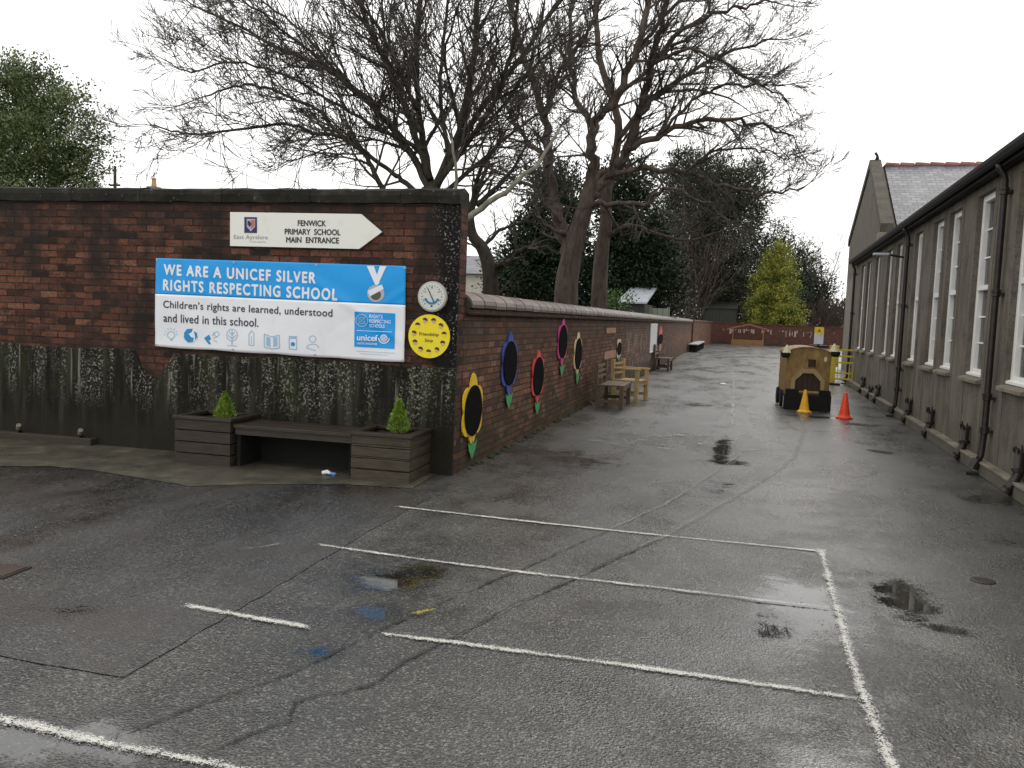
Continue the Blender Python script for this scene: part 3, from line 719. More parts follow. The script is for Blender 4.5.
# icons
bprint('icon', ring(171, 335, 3.6, .35) + [seg(170, 339.5, 172.5, 339.5, 1)] + [seg(171 + 5 * math.cos(a), 334.5 + 5 * math.sin(a), 171 + 7 * math.cos(a), 334.5 + 7 * math.sin(a), .3) for a in [PI + i * PI / 6 for i in range(7)]], 'ico')
bprint('icon', [disc(190.5, 335.5, 7.2)], 'txt_white')
bprint('icon', [[(184, 333), (187, 329), (193, 328.5), (192, 332), (189, 334), (191, 337), (194, 338), (193, 342), (188, 342.5), (184.5, 339)], [(194, 331), (197, 333), (197.5, 337), (195, 340), (195, 336)], [(183.6, 336), (186, 335), (187, 338), (185, 340)]], 'ico_d', .004)
bprint('icon', [[(204, 338), (209, 334.5), (211, 339.5), (206, 341)], [(206, 341), (209, 340.5), (211, 344), (209, 344.5)]], 'ico_d'); bprint('icon', [seg(212, 336, 214, 332, .35), seg(213, 338, 217, 337, .35), seg(213, 340, 217, 342, .35)] + ring(216.5, 334, 2.4, .35), 'ico')
bprint('icon', ring(232, 335, 5.4, .35, 18, 0, 2 * PI, 6) + [seg(232, 330, 232, 345, .45), seg(232, 339, 228, 335, .35), seg(232, 339, 236, 335, .35), seg(232, 335, 229.5, 332, .35), seg(232, 335, 234.5, 332, .35), seg(227, 345.5, 237, 346, .35)], 'ico')
bprint('icon', [seg(249, 334, 249, 345, .4), seg(254, 334, 254, 345.5, .4), seg(249, 345, 254, 345.5, .4), seg(249, 334, 251.5, 330.5, .4), seg(254, 334, 251.5, 330.5, .4), seg(251.5, 336, 251.5, 344, .3)], 'ico')
bprint('icon', [seg(264.5, 334, 264.5, 347, .5), seg(279.5, 335, 279.5, 348, .5), seg(264.5, 347, 272, 349, .5), seg(279.5, 348, 272, 349, .5), seg(264.5, 334, 272, 337, .5), seg(279.5, 335, 272, 337, .5), [(266.5, 336.5), (270.5, 338), (270.5, 347), (266.5, 345.5)], [(273.5, 338), (277.5, 337), (277.5, 346), (273.5, 347)]], 'ico')
bprint('icon', [seg(289.5, 338, 289.5, 349, .45), seg(297, 338.5, 297, 349.5, .45), seg(289.5, 349, 297, 349.5, .45), seg(289.5, 338, 297, 338.5, .45), seg(289, 336.5, 297.3, 337, .8)], 'ico'); bprint('icon', [disc(293.2, 344, 2.1)], 'ico_d', .004)
bprint('icon', ring(313, 339, 3.3, .35) + ring(313, 348, 6, .4, 12, PI, 2 * PI, 4) + [seg(307, 348, 316, 350.5, .4)], 'ico')
mb = MB()
for u in (.005, .33, .66, .995):
    for v in (.02, .985): p = bsurf(u, v); mb.tube([(p.x, p.y - .006, p.z), (p.x, p.y + .03, p.z)], .012, 10)
mb.build('eyelet', 'dial_rim', bn)

# round dial
e, M = frame_on_wall(433.5, 296.8, .045, 'wall_thermometer', 'round white dial with a dark needle and blue scale, above the yellow disc', 'thermometer')
MB().prism(ell(0, 0, .150, .150, 40), 0, .04).build('rim', 'dial_rim', e, .006, True); MB().prism(ell(0, 0, .132, .132, 40), -.004, .0).build('face', 'dial', e)
def arc(r0, r1, a0, a1, n=14): return [(r1 * math.cos(a0 + (a1 - a0) * i / n), r1 * math.sin(a0 + (a1 - a0) * i / n)) for i in range(n + 1)] + [(r0 * math.cos(a1 - (a1 - a0) * i / n), r0 * math.sin(a1 - (a1 - a0) * i / n)) for i in range(n + 1)]
MB().prism(arc(.055, .078, PI * 1.08, PI * 1.92), -.006, -.0045).build('scale', 'dial_blue', e)
mb = MB()
for i in range(19):
    a = -PI * .25 + i * PI * 1.5 / 18; c_, s_ = math.cos(a), math.sin(a); q = .006 if i % 3 else .012
    mb.prism([(c_ * .112 - s_ * .003, s_ * .112 + c_ * .003), (c_ * .112 + s_ * .003, s_ * .112 - c_ * .003), (c_ * (.112 - q * 1.6) + s_ * .003, s_ * (.112 - q * 1.6) - c_ * .003), (c_ * (.112 - q * 1.6) - s_ * .003, s_ * (.112 - q * 1.6) + c_ * .003)], -.006, -.0045)
mb.build('tick_marks', 'txt_dark', e)
MB().prism([(-.05, .088), (-.040, .082), (.030, -.052), (.018, -.052)], -.012, -.010).build('needle', 'ink', e)
for i, nn in enumerate(('0', '10', '20', '30', '40')):
    a = math.radians(205 - i * 57); text(nn, e, 'txt_dark', .085 * math.cos(a) - .012, .085 * math.cos(a) + .012, .085 * math.sin(a) - .008, .085 * math.sin(a) + .008, -.006, 'numeral')
MB().prism(ell(0, -.092, .012, .009, 12), -.006, -.0045).build('maker_mark', 'ink', e)
# friendship disc
e, M = frame_on_wall(430, 336.3, .03, 'round_sign', 'bright yellow disc ringed with small printed faces, beside the banner', 'sign')
MB().prism(ell(0, 0, .215, .215, 48), 0, .012).build('disc', 'disc_y', e)
text('Friendship', e, 'ink', -.10, .10, -.005, .038, -.003, 'lettering', .01); text('Stop', e, 'ink', -.042, .042, -.065, -.022, -.003, 'lettering', .01)
for i in range(11):
    a = 2 * PI * i / 11 + .15; cx_, cz_ = .158 * math.cos(a), .158 * math.sin(a)
    f_ = MB().prism(ell(cx_, cz_, .021, .024, 14), -.004, -.0005).build('printed_face', 'skin' if i % 4 else 'disc_y', e)
    MB().prism([(cx_ + .026 * math.cos(t), cz_ + .005 + .026 * math.sin(t)) for t in [PI * (k / 8) - (.3 if i % 2 else 0) for k in range(9)]], -.006, -.0042).build('printed_hair', 'hair', f_)

# ------------------------------------------------------------------ alley wall
dxy = Vector((-3.95 + 2.865, 51.5 - 8.095)); AL = dxy.length; AA = math.atan2(dxy.y, dxy.x)
AM = Matrix.Translation((-2.86, 8.095, 0)) @ Matrix.Rotation(AA, 4, 'Z')     # local x runs up the alley, +y is the garden side
aw = empty('brick_wall', AM.translation, AA, 'long red brick wall down the left of the alley with rounded coping', 'wall')
MB().box(0, AL, 0, .32, 0, 1.62).build('brickwork', 'brick_red', aw)
MB().box(0, AL, -.045, 0, 1.6, 1.665).box(0, AL, -.002, .32, 1.621, 1.665).build('oversail_course', 'brick_red', aw)
mb = MB(); x = 0
while x < AL:
    x1 = min(x + .44, AL); vs = []; N = 10
    prof = [(-.07, 1.667), (-.075, 1.70)] + [(.16 - .235 * math.cos(PI * i / N), 1.70 + .135 * math.sin(PI * i / N)) for i in range(1, N)] + [(.395, 1.70), (.39, 1.667)]
    dz = R.uniform(-.004, .004); k = len(prof)
    for xx, ins in ((x + .003, .012), (x + .018, 0), (x1 - .018, 0), (x1 - .003, .012)):
        vs += [(xx, a + (ins if a < .16 else -ins), b + dz - ins * (b > 1.7)) for a, b in prof]
    fs = [(q * k + i, q * k + i + 1, q * k + k + i + 1, q * k + k + i) for q in range(3) for i in range(k - 1)] + [tuple(range(k)), tuple(3 * k + i for i in range(k - 1, -1, -1))]
    mb.add(vs, fs); x = x1
mb.build('coping', 'coping_stone', aw, smooth=False)
# orange pier closing it
e = empty('brick_pier', (-4.1, 52.0, 0), 0, 'orange brown brick pier at the far end of the alley wall', 'pier')
MB().box(-.2, .25, -.3, 19, 0, 1.72).build('brickwork', 'brick_end', e); MB().box(-.25, .3, -.35, 19, 1.722, 1.80).build('coping', 'coping_stone', e)
# far red wall
e = empty('brick_wall', (-4, 72, 0), 0, 'low red brick wall crossing the far end of the yard', 'wall')
MB().box(-2, 14, 0, .3, 0, 1.66).build('brickwork', 'brick_far', e); MB().box(-2, 14, -.04, .34, 1.662, 1.74).build('coping', 'brick_far', e)
mb = MB()
for k in range(44):
    x = R.uniform(.9, 11); wdt = R.uniform(.05, .14); h = R.uniform(.1, .6) ** 1.4; mb.box(x, x + wdt, -.006, -.001, 1.25 - h, 1.25 + R.uniform(-.05, .08))
mb.build('white_drip_marks', 'drip', e)
MB().box(-1.9, 13.9, -.03, -.001, 0, .12).build('base_course', 'moss', e)

# flower boards on alley wall
def AH(px, py): h = hit(px, py, AM); return h.x, h.z
def petal(cx_, cz_, a, r0, r1, wd, n=12):
    out = []
    for i in range(n):
        t = 2 * PI * i / n; u = (r0 + r1) / 2 + (r1 - r0) / 2 * math.cos(t); v_ = wd * math.sin(t) * (1 - .25 * math.cos(t))
        out.append((cx_ + u * math.cos(a) - v_ * math.sin(a), cz_ + u * math.sin(a) + v_ * math.cos(a)))
    return out
def flower(pxl, pxr, pxt, disc_t, disc_b, stem_b, mat, label, small=False, leaf='f_green'):
    pxc = (pxl + pxr) / 2
    (xl, _), (xr, _) = AH(pxl, disc_t), AH(pxr, disc_t); xc, zt = AH(pxc, pxt); _, dt = AH(pxc, disc_t); _, db = AH(pxc, disc_b); _, sb = AH(pxc, stem_b)
    zc = (dt + db) / 2; rz_ = (dt - db) / 2; rx = (xr - xl) / 2 * .80; xc = (xl + xr) / 2
    p = AM @ Vector((xc, -.022, zc))
    e = empty('flower_board', p, AA, label, 'wall decoration', 'painted flower cut-outs along the alley wall')
    H = zt - zc; W = (xr - xl) / 2
    for a in (90, 28, -30, -90, -150, 152):
        t = math.radians(a); ro = 1 / math.sqrt((math.cos(t) / W) ** 2 + (math.sin(t) / H) ** 2)
        if a == -90: ro = (zc - sb) * .70
        wd = (W + H) * (.20 if abs(a) != 90 else .16)
        MB().prism(petal(0, 0, t, ro * .35, ro * 1.0, wd), -.003 if abs(a) == 90 else 0, .014).build('petal', mat, e)
    MB().prism(ell(0, 0, rx, rz_, 36), -.012, -.004).build('flower_face', 'f_face', e)
    zz = sb - zc; hL = rz_ * .5
    tul = [(0, zz), (W * .30, zz + hL * .75), (W * .42, zz + hL * 1.45), (W * .16, zz + hL * 1.15), (0, zz + hL * 1.5), (-W * .16, zz + hL * 1.15), (-W * .42, zz + hL * 1.45), (-W * .30, zz + hL * .75)]
    MB().prism(tul, -.008, -.0045).build('leaf', leaf, e)
flower(461, 482, 373, 385, 435, 458, 'f_yellow', 'yellow petalled flower board, nearest the wall corner')
flower(500.5, 517, 332, 341, 385, 408, 'f_blue', 'blue petalled flower board with a black centre')
flower(531, 543.5, 350, 357, 395, 414, 'f_red', 'red petalled flower board with a black centre')
flower(557, 567, 318, 325, 358, 376, 'f_pink', 'deep pink petalled flower board, high on the alley wall')
flower(573.5, 581.5, 332, 338, 369, 384, 'f_white', 'cream petalled flower board with a black centre')
flower(616, 621, 339, 342, 355, 361, 'f_white', 'tiny cream flower board above the pale pine chair')
flower(657, 663, 330, 334, 344, 350, 'f_red', 'small faded red flower board past the white panel')
# white panel
a = AH(650.5, 323.5); b = AH(655.5, 351)
e = empty('wall_panel', AM @ Vector(((a[0] + b[0]) / 2, -.025, b[1])), AA, 'tall blank white panel fixed on the alley wall', 'panel')
w_ = abs(b[0] - a[0]) / 2
MB().box(-w_, w_, 0, .02, 0, a[1] - b[1]).build('panel', 'white_plastic', e, .003); MB().box(-w_, w_, -.006, -.001, 0, .04).box(-w_, w_, -.006, -.001, a[1] - b[1] - .04, a[1] - b[1]).build('batten', 'white', e)
for (p0, p1, lb) in (((606, 328), (615, 333), 'small pale plaque near the top of the alley wall'), ((604, 352), (615, 357), 'small pale plaque just left of the tiny cream flower board')):
    a = AH(*p0); b = AH(*p1); e = MB().box(0, b[0] - a[0], 0, .015, 0, a[1] - b[1]).build('wall_plaque', 'plaque', None, .003)
    e.matrix_world = AM @ Matrix.Translation((a[0], -.017, b[1])); setp(e, lb, 'plaque')

# ------------------------------------------------------------------ planters and bench
def planter(x0, x1, front, h, mat, label):
    """local x in tall wall frame"""
    e = empty('wooden_planter', WM @ Vector(((x0 + x1) / 2, front, 0)), math.radians(2.44), label, 'planter', 'plank planters at the ends of the low bench')
    w_ = (x1 - x0) / 2; D = -front - .02; t = .03
    mb = MB(); nb = 4; bh = (h - .03) / nb
    def boards(fn):
        m_ = MB()
        for k in range(nb): fn(m_, k * bh + .004, (k + 1) * bh - .002, R.uniform(-.003, .003))
        return m_
    boards(lambda m_, a, b, j: m_.box(-w_, w_, 0 + j, t + j, a, b)).build('front_boards', mat, e, .003)
    boards(lambda m_, a, b, j: m_.box(-w_ + j, -w_ + t + j, t + .004, D, a, b)).build('side_boards', mat, e, .003)
    boards(lambda m_, a, b, j: m_.box(w_ - t + j, w_ + j, t + .004, D, a, b)).build('side_boards', mat, e, .003)
    MB().box(-w_ + t, w_ - t, D - t, D, 0, h - .03).build('back_boards', mat, e)
    MB().box(-w_ - .02, w_ + .02, -.02, .07, h - .03, h).box(-w_ - .02, w_ + .02, D - .07, D, h - .03, h).box(-w_ - .02, -w_ + .06, .07, D - .07, h - .03, h).box(w_ - .06, w_ + .02, .07, D - .07, h - .03, h).build('rim', 'rim', e, .004)
    mb = MB(); n = 10
    vs = [(-w_ + t + (2 * w_ - 2 * t) * i / n, t + (D - 2 * t) * j / n, h - .07 + R.uniform(0, .025)) for j in range(n + 1) for i in range(n + 1)]
    mb.add(vs, [(j * (n + 1) + i, j * (n + 1) + i + 1, (j + 1) * (n + 1) + i + 1, (j + 1) * (n + 1) + i) for j in range(n) for i in range(n)])
    mb.build('soil', 'soil', e); return e
pL0, pL1 = WM.inverted() @ gr(175, 462), WM.inverted() @ gr(227, 468)
pR0, pR1 = WM.inverted() @ gr(348, 480.5), WM.inverted() @ gr(407, 484.5)
planter(pL0.x + .03, pL1.x + .02, -.57, .485, 'planter', 'dark brown plank planter at the left end of the low bench')
planter(pR0.x, pR1.x + .02, -.60, .46, 'planter_w', 'mottled greenish plank planter at the wall corner')
bx0, bx1 = pL1.x + .044, pR0.x - .024
e = empty('bench', WM @ Vector(((bx0 + bx1) / 2, -.55, 0)), math.radians(2.44), 'low dark plank bench spanning between the two planters', 'bench')
bw = (bx1 - bx0) / 2
for j in range(3): MB().box(-bw, bw, .0 + j * .165, .155 + j * .165, .395, .43).build('seat_board', 'rim', e, .004)
MB().box(-bw, bw, .03, .055, .33, .394).build('apron', 'rim', e)
MB().box(-bw + .001, bw - .001, .44, .46, 0, .394).build('under_shade_panel', 'black_tim', e)  # added black panel, makes the shade under the seat read darker
for xx in (-bw + .002, bw - .042): MB().box(xx, xx + .04, .06, .5, 0, .394).build('leg', 'black_tim', e)
# litter
p = gr(327, 476); mb = MB()
mb.tube([(-.05, 0, .02), (0, .01, .03), (.035, 0, .022)], [.018, .022, .012], 7)
e = empty('litter', (p.x, p.y, .008), .1, 'crumpled blue and white wrapper under the low bench', 'litter'); mb.build('wrapper', 'white_plastic', e)
MB().tube([(.03, 0, .02), (.07, .01, .012), (.085, .02, .02)], [.014, .018, .008], 6).build('wrapper_end', 'blue_lit', e)
# kerb beam and pipe stubs at the wall foot
ka = WM.inverted() @ gr(78, 449)
e = MB().box(-4.5, 0, 0, .10, 0, .085).build('kerb', 'planter', None, .01); e.matrix_world = WM @ Matrix.Translation((ka.x, -.12, 0)); setp(e, 'low mossy kerb along the foot of the tall wall', 'kerb')
for (px, py, lb) in ((20, 440, 'pale pipe stub at the wall foot near the left edge of the view'), (78, 446, 'pale pipe stub at the wall foot where the mossy kerb ends')):
    q = WM.inverted() @ gr(px, py); e = empty('pipe_stub', WM @ Vector((q.x, -.02, 0)), math.radians(2.44), lb, 'pipe', 'pipe stubs at the foot of the tall wall')
    MB().tube([(-.02, .0, .06), (-.02, -.06, .10), (.01, -.10, .155)], .02, 10).build('pipe', 'black_iron', e); MB().tube([(-.012, -.08, .13), (.02, -.11, .175)], .026, 10).build('collar', 'stone', e)

# small cypresses
def spray_tree(name, base, h, w, n, mat, label, cat, group=None, droop=.35, size=.03, trunk='bark_dark', parent=None):
    e = empty(name, base, 0, label, cat, group)
    mb = MB()
    for k in range(n):
        t = R.random() ** .8; z = h * (.06 + .94 * t); rr = w * min(1, 5 * t + .45) * (1 - t) ** .8 * (.3 + .75 * R.random()); a = R.uniform(0, 2 * PI)
        p = Vector((rr * math.cos(a), rr * math.sin(a), z)); d = Vector((math.cos(a) * .6 + R.uniform(-.3, .3), math.sin(a) * .6 + R.uniform(-.3, .3), .8 + R.uniform(-.3, .4))).normalized()
        s_ = size * R.uniform(.6, 1.4); side = d.cross(Vector((R.uniform(-1, 1), R.uniform(-1, 1), R.uniform(-1, 1)))).normalized()
        mb.add([p - side * s_ * .25, p + side * s_ * .25, p + d * s_ * 1.5 + side * s_ * .1, p + d * s_ * 1.2 - side * s_ * .2], [(0, 1, 2, 3)])
    mb.build('crown', mat, e); MB().tube([(0, 0, -.02), (0, 0, h * .8)], [h * .03, h * .01], 6).build('trunk', trunk, e)
    return e
q = WM @ Vector(((pL0.x + pL1.x) / 2 + .12, -.33, .43)); spray_tree('dwarf_cypress', q, .28, .12, 2600, 'leaf_lime', 'small lime green cypress growing in the left planter', 'shrub', 'dwarf cypresses in the planters', size=.015)
q = WM @ Vector(((pR0.x + pR1.x) / 2 + .07, -.30, .41)); spray_tree('dwarf_cypress', q, .34, .125, 2800, 'leaf_lime', 'small pointed lime cypress growing in the mottled corner planter', 'shrub', 'dwarf cypresses in the planters', size=.015)

# ------------------------------------------------------------------ school building
XB = 2.58; YN, YF = 2.0, 27.0; ZE = 3.47; ZS, ZH = 1.06, 3.345
sb = empty('school_building', (XB, YF, 0), 0, 'long single storey roughcast school with tall white sash windows', 'building')
def bY(y): return y - YF
WIN = [(7.65, 8.45), (9.55, 10.38), (11.4, 12.25), (13.15, 13.95), (14.35, 15.15), (16.1, 16.85), (18.3, 19.0), (19.6, 20.35), (21.6, 22.35), (23.35, 24.05), (24.55, 25.4)]
RC = .115
mb = MB(); y = YN
for (a, b) in WIN:
    mb.box(0, .35, bY(y), bY(a), 0, ZE); y = b
mb.box(0, .35, bY(y), 0, 0, ZE)
for (a, b) in WIN: mb.box(0, .35, bY(a), bY(b), 0, ZS); mb.box(0, .35, bY(a), bY(b), ZH, ZE)
mb.box(.35, 9, bY(YN), bY(YN) + .3, 0, ZE); mb.box(.35, 9, -.3, 0, 0, ZE); mb.box(8.7, 9, bY(YN) + .3, -.3, 0, ZE)
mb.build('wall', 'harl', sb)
MB().box(.36, 8.6, bY(YN) + .4, -.4, .02, .05).build('floor', 'stone', sb)
# smooth dressed margins between and around openings
mb = MB()
for (a, b) in WIN:
    for (u, v) in ((a - .13, a - .001), (b + .001, b + .13)): mb.box(-.007, 0, bY(u), bY(v), .16, ZH + .10)
    mb.box(-.007, 0, bY(a), bY(b), ZH + .001, ZH + .10)
mb.build('window_margin', 'margin', sb)
# plinth
MB().box(-.10, -.002, bY(YN), .0, 0, .13).build('base_ledge', 'harl', sb, .01); mb = MB(); y = YN
while y < YF - .1: y1 = min(y + R.uniform(.5, 1.1), YF); mb.box(-.112, -.002, bY(y), bY(y1) - .01, .132, .16 + R.uniform(0, .006)); y = y1
mb.build('ledge_capping', 'stone', sb, .006)
def window(a, b):
    c_ = bY((a + b) / 2); wd = (b - a); h = ZH - ZS
    f = bpy.data.objects.new('window', None); col.objects.link(f); f.parent = sb; f.location = (0, c_, ZS)
    w2 = wd / 2; x0 = RC - .06; fr = MB()
    fr.box(x0, RC + .03, -w2, -w2 + .1, 0, h).box(x0, RC + .03, w2 - .1, w2, 0, h).box(x0, RC + .03, -w2 + .1, w2 - .1, h - .08, h).box(x0, RC + .03, -w2 + .1, w2 - .1, 0, .10)
    mr = h * .49; fr.box(x0 - .012, RC + .02, -w2 + .1, w2 - .1, mr - .03, mr + .03)
    fr.build('frame', 'white', f, .004)
    bars = MB(); xb0, xb1 = RC - .02, RC + .012
    bars.box(xb0, xb1, -.011, .011, .10, mr - .03).box(xb0, xb1, -.011, .011, mr + .03, h - .08)
    for t in (1 / 3, 2 / 3):
        for lo, hi_ in ((.10, mr - .03), (mr + .03, h - .08)):
            z = lo + (hi_ - lo) * t
            for s_ in (-1, 1): bars.box(xb0, xb1, min(s_ * .011, s_ * (w2 - .1)), max(s_ * .011, s_ * (w2 - .1)), z - .010, z + .010)
    bars.build('glazing_bars', 'white', f)
    MB().box(RC, RC + .006, -w2 + .07, w2 - .07, .09, h - .07).build('pane', 'glass', f)
    MB().prism([(-.07, -.06), (-.07, -.02), (x0 - .002, .02), (x0 - .002, -.06)], -w2 - .06, w2 + .06, 'y').build('sill', 'stone', f, .004)
    MB().prism([(x0 - .045, .018), (x0 - .045, .045), (x0 - .004, .06), (x0 - .004, .022)], -w2 + .003, w2 - .003, 'y').build('sill_board', 'white', f)
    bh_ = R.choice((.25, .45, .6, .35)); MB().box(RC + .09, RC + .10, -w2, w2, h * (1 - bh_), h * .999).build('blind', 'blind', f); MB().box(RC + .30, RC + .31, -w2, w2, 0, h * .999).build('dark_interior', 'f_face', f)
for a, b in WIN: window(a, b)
# roof
rp = math.tan(math.radians(28)); xr = 4.5
mb = MB(); L0, L1 = bY(YN) - .2, -.02
mb.add([(-.14, L0, ZE + .14), (-.14, L1, ZE + .14), (xr, L1, ZE + .14 + rp * (xr + .14)), (xr, L0, ZE + .14 + rp * (xr + .14)), (2 * xr + .14, L0, ZE + .14), (2 * xr + .14, L1, ZE + .14)], [(0, 3, 2, 1), (3, 4, 5, 2), (0, 1, 5, 4), (1, 2, 5), (0, 4, 3)])
mb.build('roof', 'slate', sb)
MB().box(-.13, -.001, L0, L1, ZE - .01, ZE + .135).build('fascia', 'fascia', sb)
mb = MB(); prof = [(-.131, ZE + .12), (-.14, ZE + .05), (-.17, ZE + .02), (-.20, ZE + .04), (-.215, ZE + .09), (-.215, ZE + .13), (-.205, ZE + .13), (-.20, ZE + .09), (-.17, ZE + .035), (-.145, ZE + .07)]
mb.prism(prof, L0, L1, 'y'); mb.build('gutter', 'fascia', sb)
def pipe(y, full=True):
    pb = bpy.data.objects.new('downpipe', None); col.objects.link(pb); pb.parent = sb; pb.location = (0, bY(y), 0)
    MB().tube([(-.15, 0, ZE + .03), (-.14, 0, ZE - .02), (-.09, 0, ZE - .10), (-.075, 0, ZE - .16), (-.075, 0, .5), (-.09, 0, .22), (-.13, 0, .13)], .036, 12).build('pipe', 'black_iron', pb, smooth=True)
    for z in (ZE - .32, 2.02, .85, .47): MB().lathe([(.036, 0), (.047, .01), (.047, .05), (.051, .06), (.051, .085), (.036, .09)], (-.075, 0, z), 12).box(-.05, 0, -.07, .07, z + .02, z + .05).build('collar', 'black_iron', pb)
    MB().box(-.24, -.115, -.07, .07, 0, .03).tube([(-.12, 0, .18), (-.165, 0, .07)], .055, 10).build('shoe', 'black_iron', pb)
for y in (5.5, 10.72, 17.2, 26.5): pipe(y)
def boot(y, h):
    pb = bpy.data.objects.new('vent_pipe', None); col.objects.link(pb); pb.parent = sb; pb.location = (0, bY(y), 0)
    MB().tube([(-.06, 0, h - .02), (-.06, 0, .24), (-.08, 0, .18), (-.12, 0, .11), (-.155, 0, .06)], [.05, .048, .05, .05, .053], 10).build('pipe', 'black_iron', pb, smooth=True)
    mb = MB()
    for k in range(6):
        a = 2 * PI * k / 6; mb.tube([(-.06 + .045 * math.cos(a), .045 * math.sin(a), h - .04), (-.06 + .06 * math.cos(a), .06 * math.sin(a), h + R.uniform(0, .06))], [.016, .008], 5)
    mb.lathe([(.05, h * .52), (.062, h * .53), (.062, h * .6), (.05, h * .61)], (-.06, 0, 0), 10); mb.build('broken_collar', 'black_iron', pb)
    MB().tube([(-.143, 0, .075), (-.165, 0, .045)], .060, 12).build('outlet_rim', 'black_iron', pb)
for y, h in ((22.7, .40), (21.1, .28), (19.9, .38), (15.9, .42), (13.95, .44), (11.7, .46), (9.38, .5), (6.8, .45)): boot(y, h)
lb_ = bpy.data.objects.new('wall_lamp', None); col.objects.link(lb_); lb_.parent = sb; lb_.location = (0, bY(18.1), 3.03)
MB().tube([(0, 0, 0), (-.18, 0, .03), (-.28, 0, .05)], .02, 8).build('bracket', 'black_iron', lb_); MB().box(-.56, -.26, -.06, .06, .03, .075).build('lamp_head', 'shed_roof', lb_, .01)

# gable wing beyond
XG = 3.2; y0, y1, ya = 27.02, 36.7, 31.0; ze, za = 4.75, 7.0
gw = empty('gabled_building', (XG, y0, 0), 0, 'rendered gable end wing with grey slates and red ridge tiles behind the school', 'building')
A = lambda y: y - y0
g0 = [(0, 0), (A(y1), 0), (A(y1), ze + .2), (A(ya), za), (0, ze - .2)]
MB().prism(g0, 0, .4, 'x').box(.4, 12, A(y1) - .4, A(y1), 0, ze).box(.4, 12, 0, .4, 0, ze - .2).box(12, 12.4, 0, A(y1), 0, ze - .2).build('wall', 'harl_far', gw)
sk = [(-.12, ze - .32), (-.12, ze - .05), (A(ya), za + .26), (A(y1) + .12, ze + .42), (A(y1) + .12, ze + .15), (A(ya), za + .002)]
MB().prism(sk, -.05, .30, 'x').build('skew_coping', 'margin', gw)
MB().box(-.1, .5, -.25, .15, ze - .75, ze - .33).build('kneeler', 'stone', gw, .02)
MB().tube([(.18, A(ya), za + .25), (.18, A(ya), za + .38), (.12, A(ya) + .05, za + .48)], [.07, .04, .05], 8).build('finial', 'coping', gw)
# slope facing the camera, its own frame so slates follow the pitch
ang = math.atan2(za - ze + .2, A(ya)); sl_len = math.hypot(za - ze + .2, A(ya) + .1)
r1_ = MB().box(.42, 12.6, -.15, sl_len, 0, .05).build('roof', 'slate', gw); r1_.rotation_euler = (ang, 0, 0); r1_.location = (0, 0, ze - .2)
ang2 = math.atan2(za - ze - .2, A(y1) - A(ya)); r2_ = MB().box(.42, 12.6, 0, math.hypot(A(y1) - A(ya), za - ze - .2) + .1, 0, .05).build('roof', 'slate', gw); r2_.rotation_euler = (-ang2, 0, 0); r2_.location = (0, A(ya) + .01, za + .0)
mb = MB(); x = .42
while x < 12.5: mb.tube([(x, A(ya), za + .09), (x + .04, A(ya), za + .06)], .10, 10); mb.tube([(x + .04, A(ya), za + .08), (x + .44, A(ya), za + .05)], .09, 10); x += .45
mb.build('ridge_tiles', 'ridge', gw)
MB().box(.25, 12, -.22, .0, ze - .4, ze - .28).build('gutter', 'fascia', gw)

# ------------------------------------------------------------------ play train
tp = gr(784, 409.5); tq = gr(829.5, 411.5)
ta = math.atan2(tq.y - tp.y, tq.x - tp.x) * .3; TW = (tq - tp).length
tr = empty('play_train', ((tp.x + tq.x) / 2, (tp.y + tq.y) / 2, 0), ta, 'wooden play train with an ochre arched front and black bumper', 'play train')
W2 = TW / 2 - .02; HB = .37; ZT = 1.30
# front panel with arched top
arch = [(-W2 + .02, .28), (W2 - .02, .28), (W2, 1.08)] + [(W2 * math.cos(PI * i / 10), 1.08 + .13 * math.sin(PI * i / 10)) for i in range(1, 10)] + [(-W2, 1.08)]
MB().prism(arch, .16, .20).build('front_panel', 'train_w', tr, .004)
inner = lambda k: [(x * k, y) for x, y in arch]
# arched roof skin
mb = MB(); pr = [(W2 * 1.04 * math.cos(PI * i / 12), 1.085 + .145 * math.sin(PI * i / 12)) for i in range(13)]
mb.prism(pr + [(x * .97, z - .025) for x, z in reversed(pr)], .14, 1.6).build('roof', 'train_w', tr)
for s_ in (-1, 1): MB().box(min(s_ * W2, s_ * (W2 - .03)), max(s_ * W2, s_ * (W2 - .03)), .205, 1.55, .28, 1.08).build('side_panel', 'train_w', tr, .003)
MB().prism(arch, 1.55, 1.58).build('back_panel', 'train_w', tr)
def octo(w, z0, zt, c): return [(-w, z0), (w, z0), (w, zt - c), (w - c * .95, zt), (-w + c * .95, zt), (-w, zt - c)]
ou = octo(.31, .33, .80, .20); ins = octo(.235, .37, .715, .15)
mb = MB(); vs = [(x, .12, z) for x, z in ou] + [(x, .12, z) for x, z in ins] + [(x, .158, z) for x, z in ou] + [(x, .158, z) for x, z in ins]
fs = []
for i in range(6): j = (i + 1) % 6; fs += [(i, j, 6 + j, 6 + i), (12 + i, 18 + i, 18 + j, 12 + j), (i, 12 + i, 12 + j, j), (6 + i, 6 + j, 18 + j, 18 + i)]
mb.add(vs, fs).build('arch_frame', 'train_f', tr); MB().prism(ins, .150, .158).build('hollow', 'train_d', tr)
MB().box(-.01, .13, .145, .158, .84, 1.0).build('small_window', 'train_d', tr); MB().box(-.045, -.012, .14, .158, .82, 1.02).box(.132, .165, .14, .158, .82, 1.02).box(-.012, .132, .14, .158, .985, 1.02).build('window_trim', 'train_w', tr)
MB().box(-W2 - .02, W2 + .02, -.02, .14, .0, .30).build('bumper', 'black_tim', tr, .01)
MB().box(-W2 + .0, -W2 + .24, -.02, .12, .302, .40).build('buffer_block', 'black_tim', tr, .008); MB().box(W2 - .2, W2 + .0, -.02, .12, .302, .40).build('buffer_block', 'black_tim', tr, .008)
